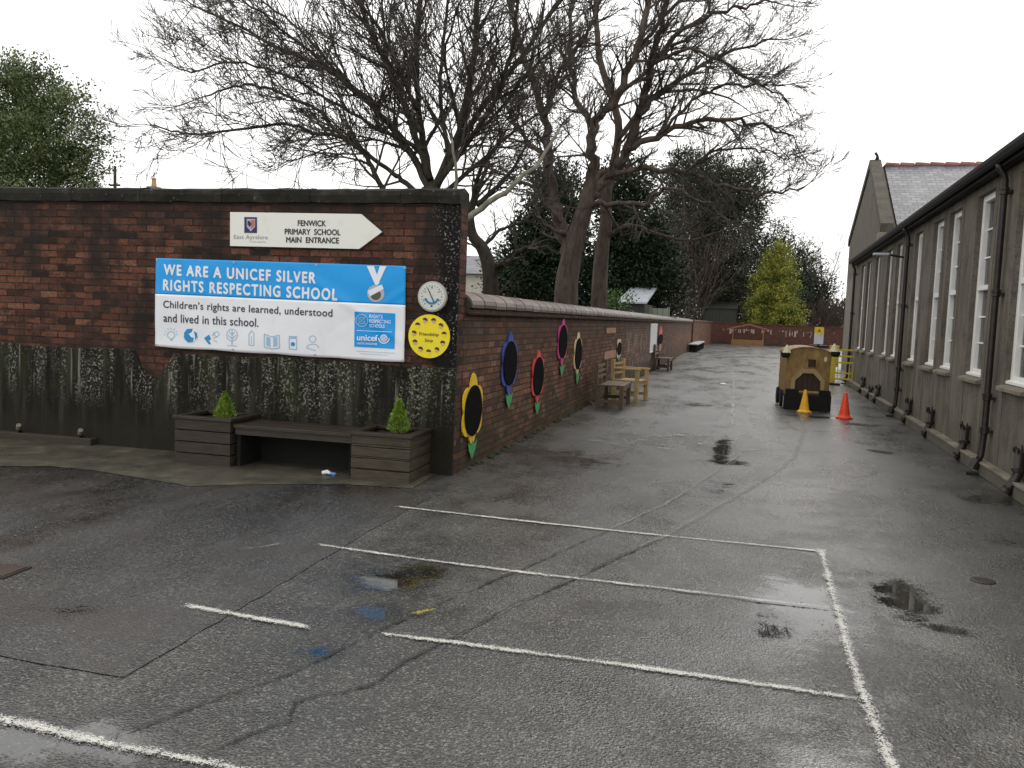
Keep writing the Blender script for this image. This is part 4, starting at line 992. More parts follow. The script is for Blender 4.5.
for s_, zz in ((-1, 1.10), (1, 1.16)):
    l_ = MB().lathe([(.085, 0), (.065, .04), (.03, .12), (.008, .155)], (s_ * (W2 + .02), .05, zz), 14).build('lamp_cap', 'cream', tr)
    MB().lathe([(.05, -.10), (.085, -.06), (.085, -.0)], (s_ * (W2 + (.04 if s_ < 0 else .05)), .05, zz), 14).build('lamp', 'black_tim', tr)
MB().prism(ell(W2 - .11, 1.0, .03, .05, 12), .15, .159).build('badge', 'cream', tr)
for k, yy in enumerate((.45, 1.2)):
    wh = MB(); wh.prism([(yy + .17 * math.cos(2 * PI * i / 20), .18 + .17 * math.sin(2 * PI * i / 20)) for i in range(20)], -W2 - .06, -W2 - .01, 'x').build('wheel', 'black_tim', tr)
    wh = MB(); wh.prism([(yy + .17 * math.cos(2 * PI * i / 20), .18 + .17 * math.sin(2 * PI * i / 20)) for i in range(20)], W2 + .01, W2 + .06, 'x').build('wheel', 'black_tim', tr)
MB().box(-W2 + .04, W2 - .04, .2, 1.55, .2, .278).build('chassis', 'black_tim', tr)
# notice on a black post behind the train
p = atY(819, 335, 23.5)
e = empty('notice_sign', (p.x, p.y, 0), 0, 'small white notice with a yellow top on a post behind the train', 'sign')
MB().box(-.115, .115, 0, .012, 1.18, 1.46).build('notice_board', 'white_plastic', e); MB().box(-.115, .115, 0, .012, 1.462, 1.62).build('yellow_header', 'disc_y', e); MB().tube([(0, .03, 0), (0, .03, 1.5)], .025, 8).build('post', 'black_iron', e)
MB().prism([(-.05, 1.50), (.05, 1.50), (0, 1.59)], -.004, -.001).build('warning_symbol', 'f_red', e); MB().box(-.2, .24, .05, .3, 1.08, 1.15).box(-.03, .03, .1, .16, 0, 1.08).build('shelf', 'black_iron', e)
# yellow barrier
p = gr(831, 384); q = gr(849, 382.5); aa = math.atan2(q.y - p.y, q.x - p.x); BL = 0.95
e = empty('safety_barrier', (p.x, p.y - .3, 0), 0, 'yellow plastic safety barrier beside the school wall', 'barrier')
MB().box(-.07, .07, -.03, .03, .06, 1.05).box(.62, .66, -.02, .02, .06, 1.05).build('post', 'barrier', e, .008); mb = MB()
for z in (.15, .32, .62, .80, .98): mb.box(.07, .62, -.015, .015, z, z + .045)
mb.build('rail', 'barrier', e, .005); mb = MB()
for k in range(5): mb.box(.12 + k * .1, .14 + k * .1, -.01, .01, .19, .6)
mb.build('bars', 'barrier', e); MB().box(-.2, .2, -.25, .25, 0, .06).box(.45, .8, -.25, .25, 0, .06).build('foot', 'rubber', e, .01)
MB().box(-.1, .16, .3, .34, .5, 1.12).box(.0, .05, .3, .34, 0, .5).build('end_panel', 'barrier', e, .01)
# cones
def cone(px, py, h, w, mat, label, ang=0):
    p = gr(px, py); e = empty('traffic_cone', (p.x, p.y, 0), ang, label, 'traffic cone', 'traffic cones round the play train')
    MB().lathe([(w * .78, .03), (w * .70, .045), (w * .62, .06), (w * .2, h * .96), (w * .16, h), (w * .12, h)], n=24).build('cone_body', mat, e, smooth=False)
    pts = [(w * math.cos(a) * 1.0, w * math.sin(a)) for a in [PI / 8 + k * PI / 4 for k in range(8)]]
    MB().prism(pts, 0, .03, 'z').build('cone_base', mat, e, .006)
cone(804, 412.5, .43, .145, 'cone_y', 'yellow traffic cone in front of the wooden train'); cone(844, 418.5, .47, .155, 'cone_r', 'orange red traffic cone between the train and the school wall')

# ------------------------------------------------------------------ benches on the left
def bench(loc, rz, L, D, hs, hb, mat, label, arms=False, recline=.06, group='wooden seats along the alley wall'):
    e = empty('wooden_bench', loc, rz, label, 'bench', group)          # local: x = length, -y = front
    t = .075
    for sx in (-1, 1):
        x0 = sx * L / 2; xa, xb = (x0, x0 + t) if sx < 0 else (x0 - t, x0)
        MB().add(*(lambda m_: (m_.v, m_.f))(MB().box(xa, xb, D / 2 - t, D / 2, 0, hs))).box(xa, xb, D / 2 - t * .6 + recline * .3, D / 2 + recline * .6, hs + .001, hb).build('leg', mat, e, .004)
        MB().box(xa, xb, -D / 2, -D / 2 + t, 0, hs - .03 if not arms else hs + .2).build('leg', mat, e, .004)
        MB().box(xa + .01, xb - .01, -D / 2 + t, D / 2 - t, .10, .16).build('stretcher', mat, e)
        if arms: MB().box(xa - .01, xb + .01, -D / 2 - .02, D / 2 - .03, hs + .202, hs + .235).build('armrest', mat, e, .005)
    mb = MB(); n = 4
    for k in range(n): a = -D / 2 + (D - .05) * k / n; mb.box(-L / 2 + .001, L / 2 - .001, a, a + (D - .05) / n - .012, hs - .028, hs)
    mb.build('seat', mat, e, .003); mb = MB()
    nz_ = 3
    for k in range(nz_): z = hs + .10 + (hb - hs - .12) * k / nz_; mb.box(-L / 2 + t, L / 2 - t, D / 2 - .035 + recline * (.3 + .1 * k), D / 2 - .01 + recline * (.3 + .1 * k), z, z + (hb - hs - .12) / nz_ - .05)
    mb.build('backrest', mat, e, .003); MB().box(-L / 2 + t, L / 2 - t, -D / 2 + .015, -D / 2 + .04, hs - .10, hs - .03).build('apron', mat, e)
    return e
p = gr(606, 408)
a_ = gr(592, 408); bench((a_.x + .28, a_.y + .62, 0), PI / 2 + .03, 1.15, .50, .43, .84, 'bench_w', 'brown wooden bench against the alley wall, nearest of the seats')
a_ = gr(626, 401); bench((a_.x + .03, a_.y + .28, 0), PI / 2 - .22, .62, .55, .42, .82, 'bench_light', 'pale pine armchair turned towards the yard, beyond the brown bench', True)
a_ = gr(662, 371); bench((a_.x - .02, a_.y + .5, 0), PI / 2, 1.1, .50, .42, .86, 'bench_dark', 'dark wooden bench against the alley wall past the white panel')
a_ = gr(688, 352); e = empty('low_bench', (a_.x + .25, a_.y, 0), PI / 2 + .02, 'long low backless bench with a wet pale top near the far end', 'bench')
MB().box(0, 9, -.25, .25, .40, .46).build('seat', 'shed_roof', e); mb = MB()
for k in range(7): MB().box(.2 + 1.4 * k, .32 + 1.4 * k, -.22, .22, 0, .40).build('leg', 'black_tim', e)
# timber shelter and planter at the red wall
a_ = atY(748, 342, 70.6); e = empty('timber_shelter', (a_.x, a_.y, 0), 0, 'low orange timber bench under a shallow gabled frame at the far wall', 'shelter')
MB().box(-1.3, 1.2, -.25, .3, 0, .42).build('bench_box', 'ochre', e, .01); MB().box(-1.25, -1.17, .35, .43, 0, 1.3).build('post', 'ochre', e); MB().box(1.1, 1.18, .35, .43, 0, 1.3).build('post', 'ochre', e)
MB().prism([(-1.6, 1.22), (0, 1.62), (1.6, 1.22), (1.6, 1.32), (0, 1.72), (-1.6, 1.32)], .3, .48).build('roof_frame', 'ochre', e)
a_ = atY(723, 386, 1); p = gr(723, 385); MB_ = MB().lathe([(.08, 0), (.09, .02), (.05, .05), (.02, .055)], (p.x, p.y, .004), 9).build('litter', 'white_plastic'); setp(MB_, 'small white scrap lying alone in the middle of the alley', 'litter')

# ------------------------------------------------------------------ trees
def interp(pl, n):
    """smooth catmull-rom through list of Vectors"""
    out = []; P = [pl[0]] + pl + [pl[-1]]
    for i in range(1, len(P) - 2):
        for k in range(n):
            t = k / n; a, b, c_, d = P[i - 1], P[i], P[i + 1], P[i + 2]
            out.append(.5 * ((2 * b) + (c_ - a) * t + (2 * a - 5 * b + 4 * c_ - d) * t * t + (3 * b - 3 * c_ + d - a) * t ** 3))
    out.append(pl[-1]); return out
def twigs(mb, p, d, L, r, lvl, rnd, spread=.75, upc=.12, kids=4, minr=.0025):
    n = 5 if lvl > 0 else 4; pts = [p.copy()]; dd = d.normalized(); q = p.copy()
    for i in range(n):
        dd = (dd + Vector((rnd.uniform(-1, 1), rnd.uniform(-1, 1), rnd.uniform(-1, 1))) * .17 + Vector((0, 0, upc))).normalized()
        q = q + dd * (L / n); pts.append(q.copy())
    rad = [max(minr, r * (1 - .75 * i / n)) for i in range(n + 1)]
    mb.tube(pts, rad, 4 if r > .02 else 3, False)
    if lvl > 0:
        for k in range(kids):
            t = .2 + .8 * (k + rnd.random()) / kids; i = min(n - 1, int(t * n)); base = pts[i].lerp(pts[i + 1], t * n - i)
            axis = (pts[i + 1] - pts[i]).normalized(); o_ = axis.orthogonal().normalized(); o_ = Matrix.Rotation(rnd.uniform(0, 2 * PI), 3, axis) @ o_
            nd = (axis + o_ * spread * rnd.uniform(.6, 1.2)).normalized()
            twigs(mb, base, nd, L * rnd.uniform(.42, .68) * (1.1 - .4 * t), rad[i] * .6, lvl - 1, rnd, spread, upc, kids, minr)
def bare_tree(name, label, base, limbs, Y, mats, seed, step, tl, kids=4, lvl=2, dy=1.0, upc=.1, cat='tree', group=None, wobble=.02, shrink=.28, minr=.003):
    """limbs: list of (pixel polyline, r0 px, r1 px, depth drift, twig density)"""
    rnd = random.Random(seed); e = empty(name, base, 0, label, cat, group); B = Vector(base)
    tk = MB(); cr_ = MB()
    for (pl, r0, r1, drift, dens) in limbs:
        k = len(pl); vs = []
        for i, (px, py) in enumerate(pl):
            yy = Y + drift * i / max(1, k - 1); vs.append(atY(px, py, yy) - B)
        pts = interp(vs, 5); wb = wobble * (.15 if r0 > 9 else 1); pts = [p + Vector((rnd.uniform(-1, 1), rnd.uniform(-1, 1), rnd.uniform(-1, 1))) * wb for p in pts]
        pp = Y / F; n = len(pts); rad = [(r0 + (r1 - r0) * (i / (n - 1)) ** .8) * pp for i in range(n)]
        tk.tube(pts, rad, 9 if r0 > 6 else 6)
        if dens <= 0: continue
        acc = 0
        for i in range(1, n):
            sg = pts[i] - pts[i - 1]; acc += sg.length * dens
            f_ = i / n
            while acc > step and f_ > .12:
                acc -= step; axis = sg.normalized(); o_ = Matrix.Rotation(rnd.uniform(0, 2 * PI), 3, axis) @ axis.orthogonal().normalized()
                nd = (axis * .9 + o_ * rnd.uniform(.5, 1.1)).normalized(); nd.y *= dy
                twigs(cr_, pts[i - 1].lerp(pts[i], rnd.random()), nd, tl * rnd.uniform(.6, 1.3) * (1 - shrink * f_), min(rad[i] * .6, .022 * Y / 12), lvl, rnd, .75, upc, kids, minr)
            if acc > step: acc = 0
        twigs(cr_, pts[-1], pts[-1] - pts[-2], tl * .8, rad[-1], lvl, rnd, .7, upc, kids, minr)
    tk.build('trunk', mats[0], e, smooth=True); cr_.build('crown', mats[1], e)
    return e
Y1 = 12.0
l1 = [([(434, 430), (432, 300), (430, 215), (431, 188)], 14, 10, 0, 0),
 ([(431, 196), (406, 146), (372, 106), (339, 76), (290, 53), (240, 27), (192, 5)], 5, 1.1, 1, 1),
 ([(400, 240), (382, 189), (366, 156), (339, 133), (316, 110), (273, 90), (240, 85), (206, 96)], 3.6, .9, -1, 1),
 ([(428, 205), (402, 180), (386, 169), (346, 139), (313, 133), (283, 124), (206, 134), (172, 131), (150, 124)], 3.4, .8, .5, .9),
 ([(431, 190), (422, 133), (416, 66), (422, -20), (425, -60)], 5, 2, 1.5, .9),
 ([(433, 195), (460, 130), (472, 66), (480, -20), (484, -60)], 5.5, 2.2, -.5, .9),
 ([(431, 180), (402, 100), (372, 33), (350, -20), (330, -60)], 4.2, 1.6, .3, 1),
 ([(416, 110), (390, 50), (365, 10), (320, -30)], 2.6, 1.2, -1, .9),
 ([(434, 185), (480, 110), (520, 60), (562, -5), (590, -40)], 4, 1.4, 1, .9),
 ([(436, 200), (490, 152), (530, 120), (562, 98)], 3, .8, 2, 1),
 ([(372, 106), (320, 60), (270, 20), (230, -10)], 2.2, .9, -.8, 1),
 ([(339, 76), (300, 30), (262, 0), (240, -30)], 1.8, .8, .8, 1),
 ([(425, 150), (380, 130), (330, 100), (285, 76), (236, 62), (190, 72), (168, 60)], 2.4, .7, .2, 1),
 ([(404, 150), (372, 140), (330, 148), (290, 160), (268, 150)], 1.5, .5, 1.2, .8),
 ([(434, 190), (470, 140), (500, 90), (515, 30), (520, -30)], 3.6, 1.3, -1, 1), ([(445, 150), (490, 120), (540, 60), (575, 30)], 2.4, .8, 1.5, 1), ([(422, 133), (395, 90), (385, 40), (380, -20)], 2.4, 1, .6, 1), ([(460, 130), (445, 60), (460, 0)], 2, .9, -1, 1),
 ([(450, 160), (440, 90), (446, 20), (450, -40)], 3, 1.2, 1, .9)]
bare_tree('bare_tree', 'wide spreading leafless tree behind the tall wall, branches fanning left', gr(434, 432 , 0) * 0 + Vector((atY(434, 300, Y1).x, Y1, 0)), l1, Y1, ('bark_dark', 'twig'), 3, .135, 1.15, 5, 2, upc=.05, minr=.005)
Y2 = 18.5
l2 = [([(566, 400), (566, 300), (570, 262), (577, 235), (586, 205), (594, 175)], 14.5, 7, 0, 0),
 ([(571, 262), (563, 232), (554, 200), (548, 164), (544, 117), (522, 50), (505, -20)], 8, 2.4, 1, .6),
 ([(590, 200), (593, 168), (593, 129), (616, 98), (632, 59), (650, 0), (660, -40)], 6.6, 2, -1, .8),
 ([(592, 195), (606, 176), (624, 156), (640, 113), (651, 62), (663, 16), (670, -40)], 6.6, 2.2, .5, .8),
 ([(597, 182), (636, 168), (679, 172), (726, 187), (765, 194), (800, 188)], 3.6, .7, -.5, .8),
 ([(630, 150), (663, 133), (698, 121), (741, 121), (775, 130), (796, 137)], 3.6, .7, 1, 1),
 ([(583, 212), (608, 203), (644, 205), (663, 189), (690, 195), (715, 205)], 3.4, .8, -1, .5),
 ([(564, 234), (540, 220), (533, 208), (553, 198)], 2.4, 1, -1, .2),
 ([(640, 113), (679, 78), (733, 51), (780, 38)], 3.2, .7, 1.5, 1.1), ([(651, 62), (694, 23), (745, 6), (775, 2)], 2.8, .7, -.8, 1.1),
 ([(616, 98), (660, 60), (700, 52), (750, 78), (780, 84)], 2.6, .7, -1, 1.1), ([(632, 59), (670, 10), (710, -20), (740, -50)], 2.4, .9, 0, 1),
 ([(548, 164), (520, 130), (500, 95), (480, 70)], 3, 1, 1, 1), ([(593, 129), (575, 90), (570, 40), (575, -30)], 4, 1.6, 1, 1), ([(544, 117), (560, 70), (590, 30), (610, -30)], 3, 1.2, -1, 1),
 ([(560, 222), (535, 190), (512, 180), (490, 170)], 2.6, .9, .5, .8), ([(679, 172), (720, 150), (760, 150), (790, 158)], 1.6, .5, .5, 1), ([(663, 133), (700, 95), (745, 85), (785, 98)], 2, .6, -1, 1)]
bare_tree('bare_tree', 'large leafless tree with a thick reddish trunk rising behind the alley wall', (atY(578, 300, Y2).x, Y2, 0), l2, Y2, ('bark_red', 'twig'), 5, .13, 1.0, 5, 2, upc=.03, wobble=.055, minr=.0048)
Y2b = 20.5
l2b = [([(599, 400), (599, 300), (602, 250), (606, 215), (600, 170)], 10, 5, 0, 0), ([(604, 215), (612, 170), (618, 120), (600, 60), (595, 0), (590, -40)], 6, 2, .5, .7), ([(602, 240), (630, 225), (660, 235), (690, 240), (720, 232)], 2.6, .7, -.5, .6), ([(618, 140), (650, 100), (690, 90), (735, 100)], 3, .8, 1, .8)]
bare_tree('bare_tree', 'second leafless trunk close behind the thick reddish tree', (atY(601, 300, Y2b).x, Y2b, 0), l2b, Y2b, ('bark_red', 'twig'), 6, .35, 1.5, 4, 2, upc=.03, minr=.005)
Y3 = 16
l3 = [([(491, 420), (491, 300), (489, 268), (482, 248), (473, 236), (470, 215), (476, 195)], 10.5, 3.5, 0, .3), ([(491, 285), (497, 266), (510, 262), (517, 252), (530, 248)], 5, 2, -.5, .6), ([(473, 236), (460, 225), (448, 205)], 4, 2, 1, .8),
 ([(476, 205), (495, 190), (515, 165), (530, 140)], 3.2, 1, .5, 1), ([(482, 248), (500, 230), (520, 222), (545, 205)], 2.4, .8, 1, 1), ([(470, 215), (480, 170), (500, 140), (495, 110)], 3, 1, -.5, 1), ([(517, 252), (515, 225), (530, 205)], 2, .8, 0, .8)]
bare_tree('bare_tree', 'gnarled dark leafless tree with a forked crooked trunk seen past the wall corner', (atY(491, 300, Y3).x, Y3, 0), l3, Y3, ('bark_dark', 'twig'), 8, .18, .9, 4, 2, upc=0, minr=.004)
Y4 = 10.2
l4 = [([(440, 420), (444, 330), (452, 262), (460, 226), (488, 203), (514, 184), (540, 160), (560, 128)], 6.5, 1.5, 1.5, .35), ([(459, 232), (458, 205), (456, 180), (452, 140)], 3.2, 1.2, 0, .5)]
bare_tree('bare_tree', 'pale lichen covered leaning tree just behind the tall wall corner', (atY(440, 300, Y4).x, Y4, 0), l4, Y4, ('bark_pale', 'twig'), 9, .45, .8, 3, 1, upc=0)
Y5 = 88
l5 = [([(822, 330), (822, 295), (821, 262)], .9, .4, 0, .9), ([(822, 295), (832, 275), (838, 258)], .5, .3, 0, 1), ([(822, 290), (812, 272), (806, 255)], .5, .3, 0, 1)]
bare_tree('bare_tree', 'slender leafless tree on the skyline left of the school gable', (atY(822, 300, Y5).x, Y5, 0), l5, Y5, ('bark_dark', 'twig_brown'), 12, .7, 2.6, 4, 2, upc=.05, minr=.012)
# single bare shoots standing above the tall wall
for (pl, lb) in (([(248, 200), (247, 170), (254, 150), (262, 140)], 'thin bare shoot rising above the wall coping over the arrow board'), ([(143, 200), (139, 180), (134, 166), (128, 158)], 'thin bare shoot above the wall coping near the chimney pot')):
    mb = MB(); mb.tube(interp([atY(px, py, 10.2) - Vector((0, 0, 0)) for px, py in pl] , 4), [.012, .006, .006, .004] + [.003] * 9, 5); p0 = Vector(mb.v[0]); bp = Vector((p0.x, p0.y, 0))
    mb.tube([p0, (p0.x, p0.y, 0)], .012, 5); a_ = atY(pl[2][0], pl[2][1], 10.2); twigs(mb, a_, Vector((-.4, 0, 1)), .3, .004, 0, R)
    mb.v = [tuple(Vector(v) - bp) for v in mb.v]; o = mb.build('bare_shoot', 'ivy'); o.location = bp; setp(o, lb, 'shoot', 'bare shoots behind the tall wall')

def leaf_cloud(mb, blobs, n, size, rnd, B, aspect=.55, updir=.3, hollow=.45, ragged=.25):
    tot = sum(b[3] * b[4] * b[5] for b in blobs)
    for (cx_, cy_, cz_, rx, ry, rz_) in blobs:
        k = max(20, int(n * rx * ry * rz_ / tot)); ns = max(4, int(k / 28))
        for _ in range(ns):
            v = Vector((rnd.gauss(0, 1), rnd.gauss(0, 1), rnd.gauss(0, 1))).normalized()
            rr = (hollow + (1 - hollow) * rnd.random() ** .5) * (1 + ragged * mnoise.noise(v * 2.3 + Vector((cx_, cy_, cz_))) + rnd.uniform(-.08, .12))
            c_ = Vector((cx_ + v.x * rx * rr, cy_ + v.y * ry * rr, cz_ + v.z * rz_ * rr)) - B
            cs = size * 3.2 * rnd.uniform(.6, 1.3); out = (v + Vector((0, 0, updir))).normalized()
            for _j in range(28):
                o_ = Vector((rnd.gauss(0, 1), rnd.gauss(0, 1), rnd.gauss(0, .8))) * cs * .45 + out * rnd.uniform(0, cs * .8)
                d = (out + Vector((rnd.uniform(-1, 1), rnd.uniform(-1, 1), rnd.uniform(-1, 1))) * .9).normalized(); s_ = size * rnd.uniform(.6, 1.3)
                sd = d.cross(Vector((rnd.uniform(-1, 1), rnd.uniform(-1, 1), rnd.uniform(-1, 1)))).normalized() * s_ * aspect * .5
                p = c_ + o_; mb.add([p, p + d * s_ * .5 + sd, p + d * s_, p + d * s_ * .5 - sd], [(0, 1, 2, 3)])
def blob(px, py, Y, rpx, rpy, ry=None):
    c_ = atY(px, py, Y); return (c_.x, c_.y, c_.z, rpx * Y / F, (ry if ry else rpx * Y / F * .9), rpy * Y / F)
def ever(name, label, basepx, Y, blobs, n, size, mat, seed, cat='tree', group=None, trunk=.12, aspect=.55, updir=.3, hollow=.45, branches=True, bark='bark_dark'):
    rnd = random.Random(seed); b0 = atY(basepx, 300, Y); B = Vector((b0.x, Y, 0)); e = empty(name, B, 0, label, cat, group)
    mb = MB(); leaf_cloud(mb, blobs, n, size, rnd, B, aspect, updir, hollow); mb.build('crown', mat, e)
    top = max(b[2] for b in blobs); tb = MB(); tb.tube([(0, 0, 0), (rnd.uniform(-.1, .1), 0, top * .5), (rnd.uniform(-.2, .2), 0, top * .85)], [trunk, trunk * .7, trunk * .2], 8)
    if branches:
        for b in blobs:
            if b[3] < .3: continue
            c_ = Vector(b[:3]) - B; z0 = min(top * .8, max(.4, c_.z - .6 * abs(c_.x) - .3)); tb.tube([(0, 0, z0), (c_.x * .5, c_.y * .5, (z0 + c_.z) / 2 + .05), tuple(c_)], [trunk * .45, trunk * .3, trunk * .12], 5)
    tb.build('trunk', bark, e); return e
rb = random.Random(21)
bl = [blob(-10, 110, 14, 58, 52), blob(30, 100, 14, 32, 44), blob(62, 130, 14, 34, 42), blob(85, 158, 14, 25, 32), blob(10, 85, 14, 34, 30), blob(45, 95, 14, 24, 26), blob(70, 112, 14, 22, 24), blob(92, 140, 14, 16, 20), blob(20, 155, 13.6, 70, 38), blob(-40, 150, 14, 60, 60), blob(45, 190, 14, 60, 40)]
for px, py in ((28, 56), (45, 66), (60, 92), (83, 88), (76, 104), (104, 118), (96, 135), (112, 165), (8, 62), (100, 168), (-6, 55), (48, 80)): bl.append(blob(px, py, 14, rb.uniform(4, 8), rb.uniform(9, 14)))
ever('evergreen_tree', 'broadleaved evergreen tree above the left end of the tall wall', 20, 14, bl, 70000, .062, 'leaf_ever', 22, trunk=.16)
bl = [blob(8, 190, 10, 14, 8), blob(-14, 186, 10, 16, 12)]
ever('ivy_clump', 'yellowish ivy clump spilling over the coping at the far left', 5, 10, bl, 900, .05, MAT['leaf_ever'], 23, 'ivy', trunk=.02, branches=False)
# dark evergreens behind the red-barked tree
bl = [blob(535, 262, 36, 32, 45), blob(520, 285, 36, 28, 30), blob(558, 220, 36, 26, 50), blob(545, 190, 36, 16, 26), blob(575, 280, 36, 30, 35)]
ever('dark_conifer', 'dark evergreen filling the gap left of the thick reddish trunk', 540, 36, bl, 42000, .15, 'leaf_dark', 31, trunk=.2, hollow=.1)
bl = [blob(640, 250, 38, 32, 42), blob(625, 215, 38, 24, 50), blob(612, 190, 38, 14, 30), blob(655, 280, 38, 28, 35), blob(640, 180, 38, 12, 22), blob(610, 285, 38, 30, 35)]
ever('dark_conifer', 'dark evergreen filling the gap right of the thick reddish trunk', 632, 38, bl, 46000, .15, 'leaf_dark', 32, trunk=.2, hollow=.1)
# tall pine
bl = [blob(700, 178, 78, 26, 18), blob(735, 190, 78, 28, 20), blob(680, 172, 78, 14, 14), blob(755, 178, 78, 9, 12), blob(700, 205, 78, 34, 22), blob(725, 222, 78, 30, 20), blob(690, 240, 78, 30, 22), blob(715, 258, 78, 30, 20), blob(745, 212, 78, 18, 12), blob(680, 215, 78, 18, 14), blob(672, 265, 78, 24, 24), blob(705, 285, 78, 34, 22)]
for px, py in ((674, 158), (690, 157), (706, 158), (722, 163), (738, 170), (752, 168), (762, 176), (762, 190), (758, 204)): bl.append(blob(px, py, 78, rb.uniform(5, 9), rb.uniform(5, 8)))
ever('pine_tree', 'tall broad pine with a flat topped crown beyond the alley wall', 705, 78, bl, 70000, .27, 'leaf_pine', 41, trunk=.35, aspect=.4, updir=.5, hollow=.15)
bl = [blob(765, 235, 84, 20, 10), blob(750, 250, 84, 26, 12), blob(775, 262, 84, 26, 13), blob(745, 275, 84, 28, 16), blob(785, 245, 84, 12, 8), blob(790, 285, 84, 16, 20), blob(735, 300, 84, 30, 20)]
ever('dark_conifer', 'layered dark conifer between the tall pine and the golden conifer', 762, 84, bl, 26000, .26, 'leaf_dark', 42, trunk=.3, aspect=.35, updir=.2)
bl = [blob(803, 255, 92, 5, 14), blob(805, 272, 92, 11, 14), blob(812, 290, 92, 16, 14), blob(800, 300, 92, 22, 18)]
ever('dark_conifer', 'pointed dark conifer standing behind the golden conifer', 804, 92, bl, 14000, .30, 'leaf_dark', 43, trunk=.3, aspect=.35, updir=.5)
# golden conifer
Yg = 75.4; bl = []
for k in range(46):
    t = k / 46; z = 1.2 + t * 6.9; rr = 2.9 * (1 - t) ** .52 * (1 if t > .12 else .85); nn = 1 if rr < .5 else 2
    for _ in range(nn): a = rb.uniform(0, 2 * PI); c_ = atY(774, 300, Yg); bl.append((c_.x + math.cos(a) * rr * .62, Yg + math.sin(a) * rr * .62, z, .75 * rb.uniform(.7, 1.1) * (1.1 - .5 * t), .8, .42 * rb.uniform(.7, 1.3)))
ever('golden_conifer', 'bright yellow green conical conifer behind the red wall', 774, Yg, bl, 34000, .17, 'leaf_gold', 44, trunk=.2, aspect=.5, updir=.25, branches=False)
# brown leafless shrubs
def twig_bush(label, px, Y, wpx, toppy, n, seed, mat='twig_brown', group='leafless shrubs behind the walls'):
    rnd = random.Random(seed); c_ = atY(px, toppy, Y); H = c_.z; e = empty('bare_shrub', (c_.x, Y, 0), 0, label, 'shrub', group); mb = MB(); W_ = wpx * Y / F / 2
    for k in range(n):
        x = rnd.uniform(-1, 1) * W_ * .7; twigs(mb, Vector((x, rnd.uniform(-1, 1) * W_ * .4, 0)), Vector((x / W_ * .35 + rnd.uniform(-.2, .2), rnd.uniform(-.3, .3), 1)), H * rnd.uniform(.6, .9), .035 * Y / 50, 2, rnd, .55, .08, 5, .009 * Y / 50)
    mb.build('stems', mat, e)
twig_bush('tall brown leafless shrub in front of the pine', 684, 74, 56, 225, 26, 51)
twig_bush('brown leafless shrub over the dark shed roof', 718, 80, 44, 262, 16, 52)
twig_bush('brown leafless shrub thicket right of the golden conifer', 818, 80, 50, 300, 22, 53)
twig_bush('brown leafless shrub beside the school gable', 842, 84, 30, 305, 14, 54)
bl = [blob(608, 298, 29, 9, 7), blob(618, 303, 29, 9, 6)]
ever('bush', 'small fresh green bush on the alley wall top below the shed', 613, 29, bl, 900, .09, 'leaf_small', 61, 'bush', trunk=.03, branches=False)
# sheds and fences in the gardens
def shed(Y, x0, x1, ytop, yeave, label, wall, roof, D=3.0):
    a = atY(x0, yeave, Y); b = atY(x1, yeave, Y); t = atY((x0 + x1) / 2, ytop, Y); e = empty('garden_shed', ((a.x + b.x) / 2, Y, 0), 0, label, 'shed', 'sheds in the gardens'); w_ = (b.x - a.x) / 2
    MB().box(-w_ + .1, w_ - .1, 0, D, 0, a.z).build('wall', wall, e); MB().prism([(-w_, a.z + .002), (w_, a.z + .002), (w_, a.z + .06), (-w_ + .35, t.z + .3), (-w_ + .0 + .3, t.z + .3)], -.1, D, 'y').build('roof', roof, e) if False else MB().add([(-w_, -.12, a.z), (w_, -.12, a.z), (w_, D, t.z + .25), (-w_ + .15 * w_, D, t.z + .25), (-w_, -.12, a.z + .06), (w_, -.12, a.z + .06), (w_, D, t.z + .31), (-w_ + .15 * w_, D, t.z + .31)], [(0, 3, 2, 1), (4, 5, 6, 7), (0, 1, 5, 4), (1, 2, 6, 5), (2, 3, 7, 6), (3, 0, 4, 7)]).build('roof', roof, e)
    MB().box(-.35, .35, -.03, -.001, 0.05, min(1.9, a.z * .85)).build('door', 'shed_d', e)
shed(34, 617, 647, 292, 303, 'garden shed with a pale grey sheet roof under the dark evergreen', 'shed_d', 'shed_roof')
shed(74.5, 702, 738, 304, 308, 'wide dark green shed behind the end of the alley wall', 'shed_d', 'shed_d')
a = atY(652, 308, 34.5); b = atY(667, 310, 34.5); e = empty('fence', (a.x, 34.5, 0), 0, 'short pale green board fence above the alley wall', 'fence')
MB().box(0, b.x - a.x, 0, .04, 0, a.z).build('boards', 'fence_g', e); MB().box(-.1, -.002, -.03, .07, 0, a.z + .05).build('post', 'fence_g', e); MB().box(b.x - a.x + .002, b.x - a.x + .1, -.03, .07, 0, a.z + .05).build('post', 'fence_g', e)
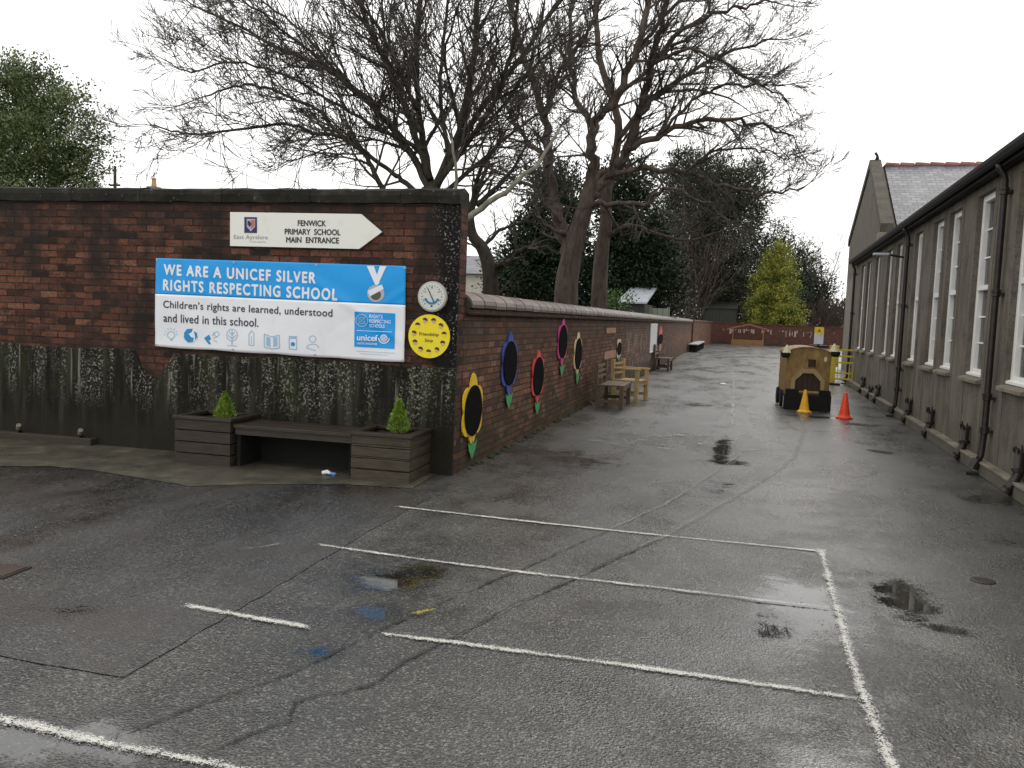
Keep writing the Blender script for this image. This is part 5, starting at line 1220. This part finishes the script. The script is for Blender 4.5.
# houses behind
def house(x0, x1, Y, ze_, zr, label, chim=None, D=7):
    e = empty('house', ((x0 + x1) / 2, Y, 0), 0, label, 'house', 'houses beyond the gardens'); w_ = (x1 - x0) / 2
    wl = MB().box(-w_, w_, 0, D, 0, ze_); wl.prism([(0, ze_), (D, ze_), (D / 2, zr - .1)], -w_, -w_ + .2, 'x').prism([(0, ze_), (D, ze_), (D / 2, zr - .1)], w_ - .2, w_, 'x').build('wall', 'cream_wall', e)
    r_ = MB().add([(-w_ - .2, -.3, ze_ - .1), (w_ + .2, -.3, ze_ - .1), (w_ + .2, D / 2, zr), (-w_ - .2, D / 2, zr), (-w_ - .2, D + .3, ze_ - .1), (w_ + .2, D + .3, ze_ - .1)], [(0, 1, 2, 3), (3, 2, 5, 4)]).build('roof', 'slate', e)
    for k in range(max(1, int(w_))):
        xx = -w_ + .8 + k * 2; f = MB().box(xx, xx + .9, -.04, -.001, .9, 2.1).build('window', 'white', e); MB().box(xx + .07, xx + .83, -.05, -.041, .97, 2.03).build('pane', 'glass', f)
    if chim is not None:
        cx_ = chim[0] - (x0 + x1) / 2; s_ = MB().box(cx_ - .3, cx_ + .3, D / 2 - .3, D / 2 + .3, zr - .4, chim[1]).build('chimney', 'stone', r_); MB().lathe([(.16, 0), (.13, .35), (.15, .5), (.12, .52)], (cx_, D / 2, chim[1]), 12).build('chimney_pot', 'buff', s_)
        MB().tube([(cx_, D / 2, chim[1] + .5), (cx_, D / 2, chim[1] + .85)], .03, 6).build('cowl', 'black_iron', s_)
a = atY(462, 271, 42); b = atY(520, 271, 42); house(a.x - 3, b.x, 42, atY(480, 272, 42).z, atY(480, 256, 45.5).z, 'pale house with a grey roof glimpsed between the wall corner and the gnarled tree')
c_ = atY(154, 186, 43.5); house(c_.x - 6, c_.x + 4, 40, c_.z - 2.6, c_.z - .6, 'house hidden behind the tall wall, only its buff chimney pot showing', (c_.x, c_.z - .05))
p = atY(115, 166, 36); e = empty('telegraph_pole', (p.x, 36, 0), 0, 'thin dark pole showing just above the wall right of the evergreen tree', 'pole'); MB().tube([(0, 0, 0), (0, 0, p.z)], [.11, .07], 8).build('pole', 'bark_dark', e); MB().box(-.3, .3, -.04, .04, p.z - 1.0, p.z - .9).build('crossarm', 'bark_dark', e)
for k, (y0_, lb) in enumerate(((80, 'upper overhead cable crossing the sky behind the leafless branches'), (92, 'lower overhead cable crossing the sky behind the leafless branches'))):
    a = atY(-60, y0_ - 42, 30); b = atY(470, y0_ + 165, 34); pts = [a.lerp(b, t / 16) + Vector((0, 0, -.25 * math.sin(PI * t / 16))) for t in range(17)]
    setp(MB().tube(pts, .011, 5).build('overhead_cable', 'cable'), lb, 'cable', 'overhead cables')
# distant planting that reads as one mass
rnd = random.Random(77); mb = MB(); bl = []
for k in range(60): bl.append((rnd.uniform(-60, -12), rnd.uniform(50, 75), rnd.uniform(.3, 1.2), 2.5, 1.5, rnd.uniform(1.2, 2.2)))
for k in range(34): bl.append((-24 + k * 1.15, rnd.uniform(96, 106), rnd.uniform(1, 2.6), 3, 2, rnd.uniform(2.0, 3.6)))
leaf_cloud(mb, bl, 60000, .42, rnd, Vector((0, 0, 0)), .6); setp(mb.build('hedgerow', 'leaf_pine'), 'dark hedgerow mass far beyond the gardens', 'hedge', kind='stuff')
mb = MB()
for k in range(260):    # moss along the wall foot
    t = R.random(); x = R.uniform(0, 30); p = AM @ Vector((x, -.02 - abs(R.gauss(0, .03)), 0)); r_ = R.uniform(.015, .05)
    mb.lathe([(r_, 0), (r_ * .8, r_ * .4), (r_ * .3, r_ * .6)], (p.x, p.y, .002), 6)
setp(mb.build('moss', 'moss'), 'moss cushions along the foot of the alley wall', 'moss', kind='stuff')
